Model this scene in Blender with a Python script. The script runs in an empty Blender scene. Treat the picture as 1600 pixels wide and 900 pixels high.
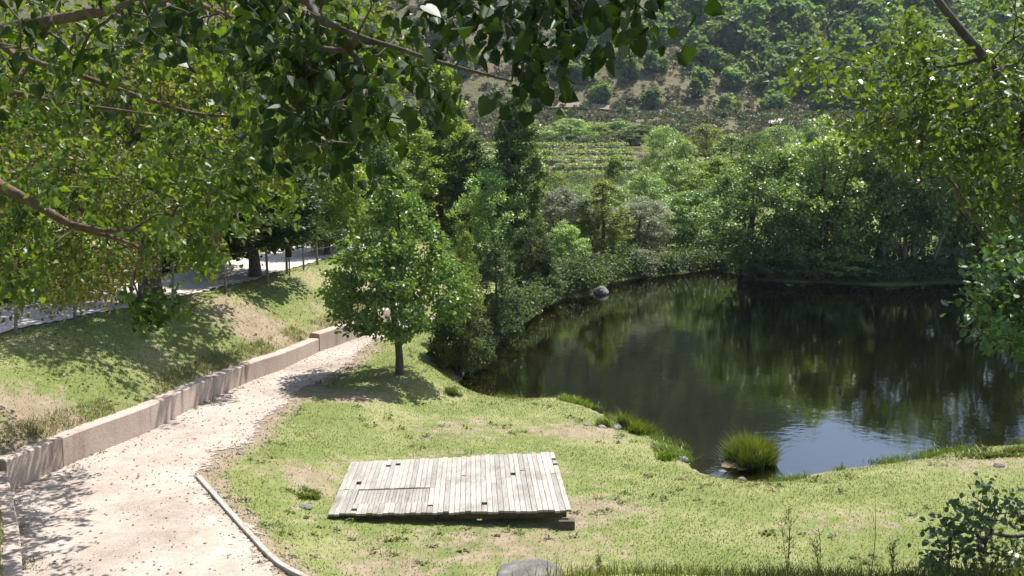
import bpy, math
import numpy as np
from mathutils import Vector

R = np.random.default_rng(7)
SC = bpy.context.scene
COL = SC.collection
F = 1716.0
EYE = np.array([0.0, 0.0, 6.0])
TH = math.atan(243 / F)
CT, ST = math.cos(TH), math.sin(TH)

# ------------------------------------------------------------------ survey helpers
def ray(px, py):
    u, v = (px - 800) / F, (py - 450) / F
    return np.array([u, CT - ST * v, -ST - CT * v])

def P(px, py, z=0.0):
    """where a sight line through a survey pixel meets level z"""
    d = ray(px, py)
    t = (z - EYE[2]) / d[2]
    return EYE + d * t

def PD(px, py, Y):
    d = ray(px, py)
    return EYE + d * (Y / d[1])

def proj(p):
    p = np.asarray(p, float) - EYE
    x = p[..., 0]
    f = p[..., 1] * CT - p[..., 2] * ST
    u = p[..., 1] * ST + p[..., 2] * CT
    return 800 + F * x / f, 450 - F * u / f

# ------------------------------------------------------------------ numpy noise
def _h(ix, iy, s):
    n = (ix.astype(np.int64) * 374761393 + iy.astype(np.int64) * 668265263 + s * 1442695) & 0x7fffffff
    n = ((n ^ (n >> 13)) * 1274126177) & 0x7fffffff
    return ((n ^ (n >> 16)) & 0xffff) / 65535.0

def vnoise(x, y, s=0):
    ix, iy = np.floor(x), np.floor(y)
    fx, fy = x - ix, y - iy
    fx, fy = fx * fx * (3 - 2 * fx), fy * fy * (3 - 2 * fy)
    a, b = _h(ix, iy, s), _h(ix + 1, iy, s)
    c, d = _h(ix, iy + 1, s), _h(ix + 1, iy + 1, s)
    return (a * (1 - fx) + b * fx) * (1 - fy) + (c * (1 - fx) + d * fx) * fy

def fbm(x, y, s=0, o=4):
    v, a, t = 0, 1.0, 0
    for i in range(o):
        v = v + a * vnoise(x * 2 ** i + 17 * i, y * 2 ** i - 9 * i, s + i); t += a; a *= .5
    return v / t - .5

def sstep(a, b, x):
    t = np.clip((x - a) / (b - a), 0, 1)
    return t * t * (3 - 2 * t)

def pline_dist(x, y, pts):
    best = np.full(np.shape(x), 1e9); along = np.zeros(np.shape(x)); acc = 0
    for (ax, ay), (bx, by) in zip(pts[:-1], pts[1:]):
        dx, dy = bx - ax, by - ay
        L2 = dx * dx + dy * dy
        t = np.clip(((x - ax) * dx + (y - ay) * dy) / L2, 0, 1)
        d = np.hypot(x - ax - t * dx, y - ay - t * dy)
        m = d < best
        best = np.where(m, d, best); along = np.where(m, acc + t * math.sqrt(L2), along)
        acc += math.sqrt(L2)
    return best, along

def inside(x, y, poly):
    r = np.zeros(np.shape(x), bool)
    n = len(poly)
    for i in range(n):
        x1, y1 = poly[i]; x2, y2 = poly[(i + 1) % n]
        if y1 == y2: continue
        c = ((y1 > y) != (y2 > y)) & (x < (x2 - x1) * (y - y1) / (y2 - y1) + x1)
        r ^= c
    return r

def smooth_line(pts, n=6):
    pts = np.array(pts, float); out = []
    for i in range(len(pts) - 1):
        p0 = pts[max(i - 1, 0)]; p1 = pts[i]; p2 = pts[i + 1]; p3 = pts[min(i + 2, len(pts) - 1)]
        for k in range(n):
            t = k / n
            out.append(.5 * (2 * p1 + (p2 - p0) * t + (2 * p0 - 5 * p1 + 4 * p2 - p3) * t * t + (3 * p1 - p0 - 3 * p2 + p3) * t ** 3))
    out.append(pts[-1])
    return np.array(out)

# ------------------------------------------------------------------ object helpers
def tag(o, label=None, cat=None, group=None, kind=None):
    if label: o['label'] = label
    if cat: o['category'] = cat
    if group: o['group'] = group
    if kind: o['kind'] = kind
    return o

def empty(name, loc=(0, 0, 0), rz=0.0):
    o = bpy.data.objects.new(name, None); COL.objects.link(o)
    o.location = loc; o.rotation_euler = (0, 0, rz); o.empty_display_size = .2
    return o

def mesh_np(name, V, faces, mat=None, attr=None, smooth=False):
    """V (n,3); faces: list of int arrays (m,k)"""
    me = bpy.data.meshes.new(name)
    V = np.ascontiguousarray(V, np.float32)
    me.vertices.add(len(V)); me.vertices.foreach_set('co', V.ravel())
    loops = np.concatenate([f.ravel() for f in faces]).astype(np.int32)
    cnt = np.concatenate([np.full(len(f), f.shape[1], np.int32) for f in faces])
    st = np.concatenate([[0], np.cumsum(cnt)[:-1]]).astype(np.int32)
    me.loops.add(len(loops)); me.loops.foreach_set('vertex_index', loops)
    me.polygons.add(len(cnt)); me.polygons.foreach_set('loop_start', st); me.polygons.foreach_set('loop_total', cnt)
    me.polygons.foreach_set('use_smooth', np.full(len(cnt), bool(smooth)))
    me.update(calc_edges=True)
    for k, (dom, arr) in (attr or {}).items():
        a = me.attributes.new(k, 'FLOAT', dom); a.data.foreach_set('value', np.ascontiguousarray(arr, np.float32))
    if mat: me.materials.append(mat)
    return me

def link(name, me, parent=None):
    o = bpy.data.objects.new(name, me); COL.objects.link(o)
    if parent: o.parent = parent
    return o

class MB:
    """collects simple solids for one mesh"""
    def __init__(s): s.v = []; s.f = {}; s.n = 0; s.a = []
    def add(s, V, Fs, val=0.5):
        V = np.asarray(V, float)
        for f in Fs:
            s.f.setdefault(len(f), []).append(([i + s.n for i in f], val))
        s.v.append(V); s.n += len(V)
    def box(s, c, size, rot=None, val=.5, taper=0):
        h = np.array(size) / 2
        V = np.array([(x, y, z) for z in (-1, 1) for y in (-1, 1) for x in (-1, 1)], float) * h
        if rot is not None: V = V @ np.array(rot).T
        V = V + np.array(c)
        s.add(V, [(0, 2, 3, 1), (4, 5, 7, 6), (0, 1, 5, 4), (2, 6, 7, 3), (0, 4, 6, 2), (1, 3, 7, 5)], val)
    def hexa(s, bot, top, val=.5):
        V = list(bot) + list(top)
        s.add(V, [(3, 2, 1, 0), (4, 5, 6, 7), (0, 1, 5, 4), (1, 2, 6, 5), (2, 3, 7, 6), (3, 0, 4, 7)], val)
    def tube(s, pts, rad, n=6, val=.5):
        pts = np.asarray(pts, float); m = len(pts)
        rad = np.broadcast_to(rad, (m,))
        tg = np.gradient(pts, axis=0); tg /= np.linalg.norm(tg, axis=1)[:, None] + 1e-9
        ref = np.array([0, 0, 1.]) if abs(tg[0][2]) < .9 else np.array([1., 0, 0])
        u = np.cross(tg, ref); u /= np.linalg.norm(u, axis=1)[:, None] + 1e-9
        w = np.cross(tg, u)
        a = np.arange(n) * 2 * math.pi / n
        V = pts[:, None] + rad[:, None, None] * (np.cos(a)[None, :, None] * u[:, None] + np.sin(a)[None, :, None] * w[:, None])
        Fs = [(i * n + j, i * n + (j + 1) % n, (i + 1) * n + (j + 1) % n, (i + 1) * n + j) for i in range(m - 1) for j in range(n)]
        Fs += [tuple(range(n))[::-1], tuple((m - 1) * n + j for j in range(n))]
        s.add(V.reshape(-1, 3), Fs, val)
    def mesh(s, name, mat, smooth=False):
        fs, vals = [], []
        for k, l in s.f.items():
            fs.append(np.array([q[0] for q in l], np.int32)); vals += [q[1] for q in l]
        return mesh_np(name, np.concatenate(s.v), fs, mat, {'v': ('FACE', np.array(vals))}, smooth)

# ------------------------------------------------------------------ materials
def new_mat(name):
    m = bpy.data.materials.new(name); m.use_nodes = True
    nt = m.node_tree; nt.nodes.clear()
    out = nt.nodes.new('ShaderNodeOutputMaterial')
    return m, nt, out

def N(nt, t, **kw):
    n = nt.nodes.new(t)
    for k, v in kw.items():
        if k.startswith('i_'):
            key = k[2:].replace('_', ' ')
            n.inputs[int(key) if key.isdigit() else key].default_value = v
        else: setattr(n, k, v)
    return n

def ramp(nt, stops, interp='LINEAR'):
    r = nt.nodes.new('ShaderNodeValToRGB'); r.color_ramp.interpolation = interp
    e = r.color_ramp.elements
    while len(e) > 1: e.remove(e[-1])
    e[0].position = stops[0][0]; e[0].color = (*stops[0][1], 1)
    for p, c in stops[1:]:
        k = e.new(p); k.color = (*c, 1)
    return r

def mixc(nt, fac, a, b, blend='MIX'):
    m = nt.nodes.new('ShaderNodeMix'); m.data_type = 'RGBA'; m.blend_type = blend
    for s, v in ((0, fac), (6, a), (7, b)):
        if hasattr(v, 'is_output'): nt.links.new(v, m.inputs[s])
        else: m.inputs[s].default_value = v if s == 0 else (*v, 1)
    return m.outputs[2]

def noise(nt, scale, detail=4, rough=.55, vec=None, dist=0):
    n = N(nt, 'ShaderNodeTexNoise', i_Scale=scale, i_Detail=detail, i_Roughness=rough, i_Distortion=dist)
    if vec is not None: nt.links.new(vec, n.inputs['Vector'])
    return n.outputs['Fac']

def geo_pos(nt, scale=(1, 1, 1)):
    g = N(nt, 'ShaderNodeNewGeometry')
    m = N(nt, 'ShaderNodeMapping'); m.inputs['Scale'].default_value = scale
    nt.links.new(g.outputs['Position'], m.inputs['Vector'])
    return m.outputs['Vector']

def obj_pos(nt, scale=(1, 1, 1)):
    g = N(nt, 'ShaderNodeTexCoord')
    m = N(nt, 'ShaderNodeMapping'); m.inputs['Scale'].default_value = scale
    nt.links.new(g.outputs['Object'], m.inputs['Vector'])
    return m.outputs['Vector']

def bump(nt, h, strength=.3, dist=.02):
    b = N(nt, 'ShaderNodeBump', i_Strength=strength, i_Distance=dist)
    nt.links.new(h, b.inputs['Height'])
    return b.outputs['Normal']

def mat_leaf(name, stops, trans=.4, rough=.45, spec=.35, ttint=(1.25, 1.2, .45), var=.25, gain=1.7):
    m, nt, out = new_mat(name)
    at = N(nt, 'ShaderNodeAttribute', attribute_name='v')
    rp = ramp(nt, [(p, tuple(q * gain for q in c)) for p, c in stops])
    nt.links.new(at.outputs['Fac'], rp.inputs[0])
    oi = N(nt, 'ShaderNodeObjectInfo')
    mr = N(nt, 'ShaderNodeMapRange', i_3=1 - var, i_4=1 + var)
    nt.links.new(oi.outputs['Random'], mr.inputs[0])
    hs = N(nt, 'ShaderNodeHueSaturation')
    mh = N(nt, 'ShaderNodeMath', operation='MULTIPLY_ADD', i_1=.045 if var > .3 else .03, i_2=.465 if var > .3 else .485); mf = N(nt, 'ShaderNodeMath', operation='FRACT'); mm_ = N(nt, 'ShaderNodeMath', operation='MULTIPLY', i_1=7.31)
    nt.links.new(oi.outputs['Random'], mm_.inputs[0]); nt.links.new(mm_.outputs[0], mf.inputs[0]); nt.links.new(mf.outputs[0], mh.inputs[0]); nt.links.new(mh.outputs[0], hs.inputs['Hue'])
    nt.links.new(mr.outputs[0], hs.inputs['Value']); nt.links.new(rp.outputs[0], hs.inputs['Color'])
    col = hs.outputs[0]
    b = N(nt, 'ShaderNodeBsdfPrincipled', i_Roughness=rough)
    b.inputs['Specular IOR Level'].default_value = spec
    nt.links.new(col, b.inputs['Base Color'])
    t = N(nt, 'ShaderNodeBsdfTranslucent')
    nt.links.new(mixc(nt, 1.0, col, ttint, 'MULTIPLY'), t.inputs['Color'])
    mx = N(nt, 'ShaderNodeMixShader', i_0=trans)
    nt.links.new(b.outputs[0], mx.inputs[1]); nt.links.new(t.outputs[0], mx.inputs[2])
    nt.links.new(mx.outputs[0], out.inputs[0])
    return m

def mat_solid(name, c1, c2, scale=6, rough=.85, bs=.5, bd=.02, vec=(1, 1, 1), spec=.3, attr=None, det=6, world=True):
    m, nt, out = new_mat(name)
    v = geo_pos(nt, vec) if world else obj_pos(nt, vec)
    f = noise(nt, scale, det, .6, v)
    rp = ramp(nt, [(.3, c1), (.7, c2)]); nt.links.new(f, rp.inputs[0])
    col = rp.outputs[0]
    if attr:
        at = N(nt, 'ShaderNodeAttribute', attribute_name='v')
        r2 = ramp(nt, attr); nt.links.new(at.outputs['Fac'], r2.inputs[0])
        col = mixc(nt, 1.0, col, r2.outputs[0], 'MULTIPLY')
    b = N(nt, 'ShaderNodeBsdfPrincipled', i_Roughness=rough)
    b.inputs['Specular IOR Level'].default_value = spec
    nt.links.new(col, b.inputs['Base Color'])
    nt.links.new(bump(nt, f, bs, bd), b.inputs['Normal'])
    nt.links.new(b.outputs[0], out.inputs[0])
    return m

G = lambda r, g, b: (r, g, b)
M = {}
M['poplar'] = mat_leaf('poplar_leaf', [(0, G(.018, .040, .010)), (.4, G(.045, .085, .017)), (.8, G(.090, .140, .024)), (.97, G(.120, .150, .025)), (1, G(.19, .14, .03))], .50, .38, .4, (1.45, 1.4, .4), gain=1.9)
M['poplar_shaded'] = mat_leaf('shaded_poplar_leaf', [(0, G(.018, .038, .008)), (.6, G(.033, .064, .011)), (1, G(.060, .098, .016))], .26, .45, .2, (1.3, 1.35, .4), gain=0.7)  # canopy shade put into the colour: a darker copy of the poplar leaf
M['ochre'] = mat_leaf('ochre_leaf', [(0, G(.025, .040, .012)), (.4, G(.06, .078, .018)), (.72, G(.095, .100, .022)), (.9, G(.14, .110, .028)), (1, G(.19, .11, .04))], .4, .5, .3, (1.4, 1.3, .5), gain=1.7)
M['bright'] = mat_leaf('bright_leaf', [(0, G(.030, .055, .014)), (.5, G(.070, .112, .022)), (1, G(.125, .165, .040))], .44, .36, .45, (1.6, 1.5, .45), gain=1.3)
M['alder'] = mat_leaf('alder_leaf', [(0, G(.025, .050, .015)), (.6, G(.045, .080, .022)), (1, G(.08, .12, .035))], .3, .30, .6, (1.3, 1.25, .45), gain=1.9)
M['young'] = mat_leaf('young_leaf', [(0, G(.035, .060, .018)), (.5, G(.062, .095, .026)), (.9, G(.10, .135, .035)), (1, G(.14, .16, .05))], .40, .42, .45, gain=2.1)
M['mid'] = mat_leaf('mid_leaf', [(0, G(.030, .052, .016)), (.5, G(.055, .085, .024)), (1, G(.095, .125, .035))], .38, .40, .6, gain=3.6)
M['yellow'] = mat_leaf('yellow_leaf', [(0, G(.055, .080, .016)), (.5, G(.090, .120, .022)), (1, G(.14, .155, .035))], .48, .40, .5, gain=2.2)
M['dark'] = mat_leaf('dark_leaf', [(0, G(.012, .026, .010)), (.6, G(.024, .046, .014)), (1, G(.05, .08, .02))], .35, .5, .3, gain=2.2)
M['under'] = mat_leaf('undergrowth_leaf', [(0, G(.018, .034, .012)), (.6, G(.045, .068, .020)), (1, G(.085, .105, .035))], .38, .55, .25, gain=1.7)
M['grey'] = mat_leaf('grey_leaf', [(0, G(.075, .090, .060)), (.6, G(.115, .130, .085)), (1, G(.17, .185, .12))], .38, .45, .5, (1.1, 1.1, .7), gain=2.0)
M['silver'] = mat_leaf('silver_leaf', [(0, G(.12, .14, .085)), (.6, G(.17, .19, .11)), (1, G(.23, .25, .15))], .3, .55, .3, (1.1, 1.1, .7), gain=1.5)
M['red'] = mat_leaf('red_leaf', [(0, G(.09, .03, .03)), (1, G(.20, .08, .06))], .3, .55, .3, (1.1, .8, .7))
M['oak'] = mat_leaf('hill_leaf', [(0, G(.026, .050, .022)), (.6, G(.045, .075, .028)), (1, G(.075, .105, .036))], .42, .55, .2, var=.35, gain=2.8)
M['grass'] = mat_leaf('grass_blade', [(0, G(.085, .122, .034)), (.4, G(.15, .168, .062)), (.7, G(.23, .212, .105)), (1, G(.32, .27, .16))], .35, .5, .25, (1.2, 1.1, .6), gain=1.05)
M['weed'] = mat_leaf('weed_leaf', [(0, G(.06, .09, .025)), (.6, G(.12, .15, .04)), (1, G(.25, .23, .10))], .35, .5, .25, gain=1.1)
M['lush'] = mat_leaf('lush_blade', [(0, G(.08, .14, .02)), (.6, G(.14, .22, .03)), (1, G(.24, .27, .07))], .4, .45, .3, (1.3, 1.25, .4), gain=1.05)
M['reed'] = mat_leaf('reed_blade', [(0, G(.04, .085, .018)), (.55, G(.085, .13, .028)), (.88, G(.17, .17, .045)), (1, G(.26, .18, .075))], .4, .45, .3, (1.3, 1.2, .4), gain=1.05)
M['scrub'] = mat_leaf('scrub_leaf', [(0, G(.06, .075, .03)), (.35, G(.125, .11, .065)), (.6, G(.06, .09, .03)), (.8, G(.095, .12, .04)), (1, G(.16, .14, .085))], .25, .6, .2, (1, 1, .8), gain=1.1)
M['litter'] = mat_leaf('litter_leaf', [(0, G(.10, .06, .03)), (.6, G(.22, .14, .07)), (1, G(.35, .25, .14))], .2, .6, .3, (1, .9, .7), gain=1.05)
M['bark'] = mat_solid('bark', G(.045, .035, .028), G(.13, .105, .085), 14, .9, .8, .02, (1, 1, .3), world=False)
M['bark_brown'] = mat_solid('brown_bark', G(.055, .035, .022), G(.16, .105, .07), 14, .9, .8, .02, (1, 1, .5), world=False)
M['bark_pale'] = mat_solid('pale_bark', G(.12, .11, .095), G(.30, .27, .23), 10, .9, .6, .02, (1, 1, .4), world=False)

# ------------------------------------------------------------------ leaves
def unit(a):
    return a / (np.linalg.norm(a, axis=-1, keepdims=True) + 1e-9)

def rdir(n, rng=R):
    return unit(rng.normal(size=(n, 3)))

SHAPES = {  # local (x across, y along, z fold), halves
    'heart': (np.array([(0, 0, 0), (.20, -.10, .04), (.42, -.02, .10), (.50, .24, .13), (.32, .62, .06), (0, 1, -.12), (-.32, .62, .06), (-.50, .24, .13), (-.42, -.02, .10), (-.20, -.10, .04)]), [(0, 1, 2, 3, 4, 5), (0, 5, 6, 7, 8, 9)]),
    'oval': (np.array([(0, 0, 0), (.30, .28, .07), (.30, .68, .07), (0, 1, -.05), (-.30, .68, .07), (-.30, .28, .07)]), [(0, 1, 2, 3), (0, 3, 4, 5)]),
    'quad': (np.array([(0, 0, 0), (.36, .45, .06), (0, 1, -.03), (-.36, .5, .06)]), [(0, 1, 2, 3)]),
    'slim': (np.array([(0, 0, 0), (.13, .4, .02), (0, 1, -.04), (-.13, .4, .02)]), [(0, 1, 2, 3)]),
    'puff': (np.array([(-.5, 0, 0), (.5, .1, .12), (.38, 1, -.1), (-.42, .85, .1)]), [(0, 1, 2, 3)]),
}

def leaf_arrays(Pp, D, Nn, size, shape):
    D = unit(D); X = unit(np.cross(D, Nn)); Z = np.cross(X, D)
    S, Fs = SHAPES[shape]
    size = np.broadcast_to(size, (len(Pp),))
    cz = R.uniform(-.4, 2.4, len(Pp))
    V = Pp[:, None] + size[:, None, None] * (S[None, :, 0, None] * X[:, None] + S[None, :, 1, None] * D[:, None] + S[None, :, 2, None] * cz[:, None, None] * Z[:, None])
    k = len(S)
    base = np.arange(len(Pp))[:, None] * k
    faces = np.stack([base + np.array(f)[None] for f in Fs], 1).reshape(-1, len(Fs[0]))
    return V.reshape(-1, 3), faces, len(Fs)

def leaf_mesh(name, Pp, D, Nn, size, shape, mat, v=None):
    V, f, k = leaf_arrays(Pp, D, Nn, size, shape)
    if v is None: v = R.random(len(Pp))
    return mesh_np(name, V, [f], mat, {'v': ('FACE', np.repeat(v, k))})

# ------------------------------------------------------------------ branching
def grow(trunk, attractors, tip_r, sag=0.0, wob=.06, up=.5, seed=1):
    """trunk: (n,4) x y z r. Joins each attractor to the nearest node; returns list of tubes (pts, radii)"""
    rng = np.random.default_rng(seed)
    trunks = trunk if isinstance(trunk, list) else [trunk]
    pos, par, rad, tubes = [], [], [], []
    for t in trunks:
        t = np.asarray(t, float)
        sm = smooth_line(t, 5)
        tubes.append([sm[:, :3], sm[:, 3], None])
        L = len(sm)
        for i in range(L):
            if i > L * (.25 if t[0][3] > .05 else 0):
                pos.append(sm[i, :3]); par.append(-1); rad.append(sm[i, 3])
    pos = list(pos)
    A = np.asarray(attractors, float)
    T0 = np.array(pos)
    d0 = np.min(np.linalg.norm(A[:, None] - T0[None], axis=2), axis=1)
    cnt = [0] * len(pos); br = []
    for ai in np.argsort(d0):
        a = A[ai]; Q = np.array(pos)
        d = np.linalg.norm(Q - a, axis=1) + up * np.maximum(0, Q[:, 2] - a[2] + .05)
        j = int(np.argmin(d))
        p0 = Q[j]; Ln = np.linalg.norm(a - p0)
        n = 4 if Ln > .3 else 3
        ts = np.linspace(0, 1, n + 1)
        pts = p0 + (a - p0) * ts[:, None]
        pts[:, 2] += (sag + .12) * Ln * np.sin(ts * math.pi) * .5
        pts[1:-1] += rng.normal(size=(n - 1, 3)) * wob * Ln
        idx = [j]
        for q in pts[1:]:
            pos.append(q); par.append(idx[-1]); rad.append(0); cnt.append(0); idx.append(len(pos) - 1)
        br.append(idx)
    for idx in br:
        k = idx[-1]
        while k != -1:
            cnt[k] += 1; k = par[k]
    for idx in br:
        rr = []
        for k in idx:
            c = max(cnt[k], 1); rr.append(tip_r * c ** .5)
        if par[idx[0]] == -1: rr[0] = min(rr[1] * 1.15, rad[idx[0]] * .9)
        tubes.append([np.array([pos[k] for k in idx]), np.array(rr), idx])
    return tubes

def tubes_mesh(name, tubes, mat, n=6):
    mb = MB()
    for t, r, idx in tubes:
        mb.tube(t, r, 10 if idx is None else (n if r[0] > .012 else 4))
    return mb.mesh(name, mat, True)

# ------------------------------------------------------------------ the lie of the land
WATER_Z = -0.35
wall_px = [(13, 771), (90, 735), (153, 708), (233, 675), (293, 643), (340, 620), (400, 593), (443, 577), (500, 550), (563, 527)]
WALL = [tuple(P(x, y, .4)[:2]) for x, y in wall_px]
WALLX = [(-4.6, 8.5), (-5.4, 11.5), tuple(P(34, 880, .4)[:2])] + WALL + [(-3.2, 33.5), (-2.0, 38), (-.8, 44), (2, 50), (4, 60)]
LEFT = WALLX + [(4, 400), (-300, 400), (-300, 5)] + [(-4.3, 5)]
near_shore = smooth_line([P(x, y, WATER_Z)[:2] for x, y in
    [(715, 600), (745, 614), (800, 624), (880, 623), (925, 640), (1000, 673), (1060, 703), (1097, 740), (1205, 753), (1300, 735), (1430, 718), (1500, 703), (1620, 694), (1900, 690)]], 4)
far_shore = smooth_line([P(x, y, WATER_Z)[:2] for x, y in
    [(1900, 462), (1600, 448), (1480, 443), (1400, 447), (1300, 443), (1190, 438), (1130, 420), (1060, 428), (960, 440), (925, 461), (870, 468), (830, 498), (765, 535), (735, 570)]], 4)
LAKE = [tuple(p) for p in near_shore] + [tuple(p) for p in far_shore]
BED_SIDE = [tuple(p) for p in near_shore]
# path right edge
edge_px = [(508, 922), (468, 901), (427, 879), (387, 839), (355, 804), (328, 774), (310, 744), (352, 705), (392, 690), (408, 660), (450, 628), (500, 595), (555, 560), (585, 530)]
EDGE = [tuple(P(x, y, .4)[:2]) for x, y in edge_px]

def height(x, y, fine=True):
    x = np.asarray(x, float); y = np.asarray(y, float)
    # valley floor, terraces, hill
    far = sstep(48, 110, y) * 1.6 + sstep(100, 128, y) * 2.4 + sstep(126, 168, y) * 4.0
    tz = sstep(-8, -3, x) * (1 - sstep(14, 22, x))
    yy_ = y + 1.2 * np.sin(x * .35)
    steps = sum(.62 * sstep(a, a + .45, yy_) for a in (106, 110, 114.5, 119, 123.5)) + 1.25 + .04 * fbm(x * .9, y * .9, 15, 3)
    st = far * (1 - tz * (y > 92) * (y < 128)) + steps * tz * (y > 92) * (y < 128)
    yr = np.interp(x, [-200, 0, 60, 90, 100, 130, 220], [420, 420, 400, 350, 290, 270, 300])
    zr = np.interp(x, [-200, 0, 60, 90, 100, 130, 220], [185, 165, 130, 85, 42, 30, 20])
    t = (y - 172) / (yr - 172)
    hill = np.where(t < 1, (zr - 8) * np.clip(t, 0, 1) ** 1.08, (zr - 8) * np.clip(1 - (t - 1) * .5, 0, 1))
    hill = hill + sstep(.05, .3, t) * 9 * fbm(x / 45, y / 45, 3, 3) * np.clip(1.2 - t * .3, 0, 1)
    ridge2 = sstep(560, 900, y) * (150 + 50 * fbm(x / 220, y * 0, 9, 3)) * sstep(-400, 300, x * .6 + 300)
    z = st + np.maximum(hill, 0) + ridge2
    # lawn and lake
    ins = inside(x, y, LAKE)
    dl, _ = pline_dist(x, y, LAKE + [LAKE[0]])
    dn, _ = pline_dist(x, y, BED_SIDE)
    lawn = z + (WATER_Z + .43 * (1 - np.exp(-dl / 1.3)))
    lawn = lawn + .07 * fbm(x * .5, y * .5, 21, 3) * np.minimum(1, dl)
    if fine: lawn = lawn + .035 * fbm(x * 2.3, y * 2.3, 5, 3) * np.minimum(1, dl * .6)
    bed = WATER_Z - .02 - np.where(dn < 9, np.minimum(.07 * dl + .012 * dn * dn, 1.8), np.minimum(.6 * dl, 1.8))
    z = np.where(ins, bed, lawn)
    # path bench and the slope left of the wall
    dw, al = pline_dist(x, y, WALLX)
    L = inside(x, y, LEFT)
    bench = sstep(4.6, 2.9, dw + .5 * fbm(x * .6, y * .6, 31, 2)) * (y < 60)
    bench = np.where(ins, 0, bench * np.minimum(1, dl / 1.2))
    zb = z * (1 - bench) + .4 * bench
    hw = np.interp(y, [9, 13, 17, 25, 28, 31, 34, 42], [.45, .45, .52, .40, .36, .46, .30, .1])
    d2 = np.maximum(dw - .2, 0)
    up = .4 + hw + .02 + (1.95 - hw) * sstep(-1.2, 2.6, d2) - (1.95 - hw) * sstep(-1.2, 2.6, 0) + .10 * fbm(x * .7, y * .7, 41, 3) * np.minimum(1, d2)
    up = up + np.minimum(.16 * np.maximum(dw - 8.5, 0), 3.0)
    kf = sstep(38, 60, y); up = up * (1 - kf) + z * kf
    z = np.where(L & (dw > .2), up, zb)
    # embankment the viewer stands on
    crest = np.interp(x, [-3, -1, .2, 1, 8], [2.25, 2.35, 2.62, 2.66, 2.62])
    e = np.where(y < 3, 4.35, np.where(y < 8, 4.35 + (crest - 4.35) * (y - 3) / 5, crest * (1 - (y - 8) / 4.8)))
    e = e + .05 * fbm(x * 1.2, y * 1.2, 55, 3)
    z = np.where(y < 13, np.maximum(z, e), z)
    return z

def hz(x, y): return float(height(np.array([x]), np.array([y]))[0])

def axis(*segs):
    out = [segs[0][0]]
    for a, b, s in segs:
        n = max(1, int(round((b - a) / s)))
        out += list(a + (b - a) * np.arange(1, n + 1) / n)
    return np.array(out)

xs = axis((-900, -300, 60), (-300, -60, 12), (-60, -16, 2), (-16, -11, .4), (-11, 10.5, .13), (10.5, 20, .5), (20, 60, 1.5), (60, 160, 5), (160, 1000, 60))
ys = axis((-30, 2, 4), (2, 12, .4), (12, 33, .13), (33, 60, .4), (60, 96, 1.2), (96, 128, .22), (128, 132, .5), (132, 180, 1.5), (180, 320, 4), (320, 620, 12), (620, 1500, 60))
GX, GY = np.meshgrid(xs, ys)
GZ = height(GX, GY)
nx, ny = len(xs), len(ys)
idx = np.arange(nx * ny).reshape(ny, nx)
quads = np.stack([idx[:-1, :-1], idx[:-1, 1:], idx[1:, 1:], idx[1:, :-1]], -1)
GV = np.stack([GX, GY, GZ], -1).reshape(-1, 3)
dw, _ = pline_dist(GX, GY, WALLX); Lm = inside(GX, GY, LEFT)
de, _ = pline_dist(GX, GY, EDGE)
dl, _ = pline_dist(GX, GY, LAKE + [LAKE[0]]); lin = inside(GX, GY, LAKE)
deck_c = P(705, 760, .2)
ddeck = np.hypot((GX - deck_c[0]) / 2.6, (GY - deck_c[1]) / 2.3)
soil = np.clip(1.15 - de / .6, 0, 1) * .95 * (~Lm)
soil = np.maximum(soil, (.42 + .5 * fbm(GX * .8, GY * .8, 151, 3)) * np.exp(-((ddeck - 1.0) / .22) ** 2))
for (px, py, r, s) in [(930, 790, .9, .8), (720, 665, 1.6, .6), (1330, 815, 1.2, .55), (800, 850, 1.6, .7), (540, 640, .9, .85), (480, 755, .8, .75), (905, 665, 1.1, .8), (1520, 708, 1.2, .7), (600, 880, 1.2, .7), (880, 830, 1.3, .5)]:
    c = P(px, py, .1); soil = np.maximum(soil, s * np.exp(-((GX - c[0]) ** 2 / 2.2 + (GY - c[1]) ** 2) / (r * r) * 1.1))
soil = np.where(Lm, .1 + .7 * np.clip(1 - dw / .7, 0, 1) + .5 * sstep(25, 33, GY) * sstep(3.6, 1.5, dw), soil)
for (px, py, z, r) in [(60, 650, 1.2, 1.3), (400, 470, 1.9, 1.6), (20, 690, 1.0, 1.0)]:
    c = P(px, py, z); soil = np.maximum(soil, .9 * np.exp(-((GX - c[0]) ** 2 + (GY - c[1]) ** 2) / (r * r)))
soil = np.where(~lin & (dl < .3) & (GY < 33), np.maximum(soil, .85 - dl * 1.5), soil)
soil = np.clip(soil, 0, 1)
soil = np.where((GY > 40) & ~Lm, .3, soil)
depth = np.where(lin, dl, -1)

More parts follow.
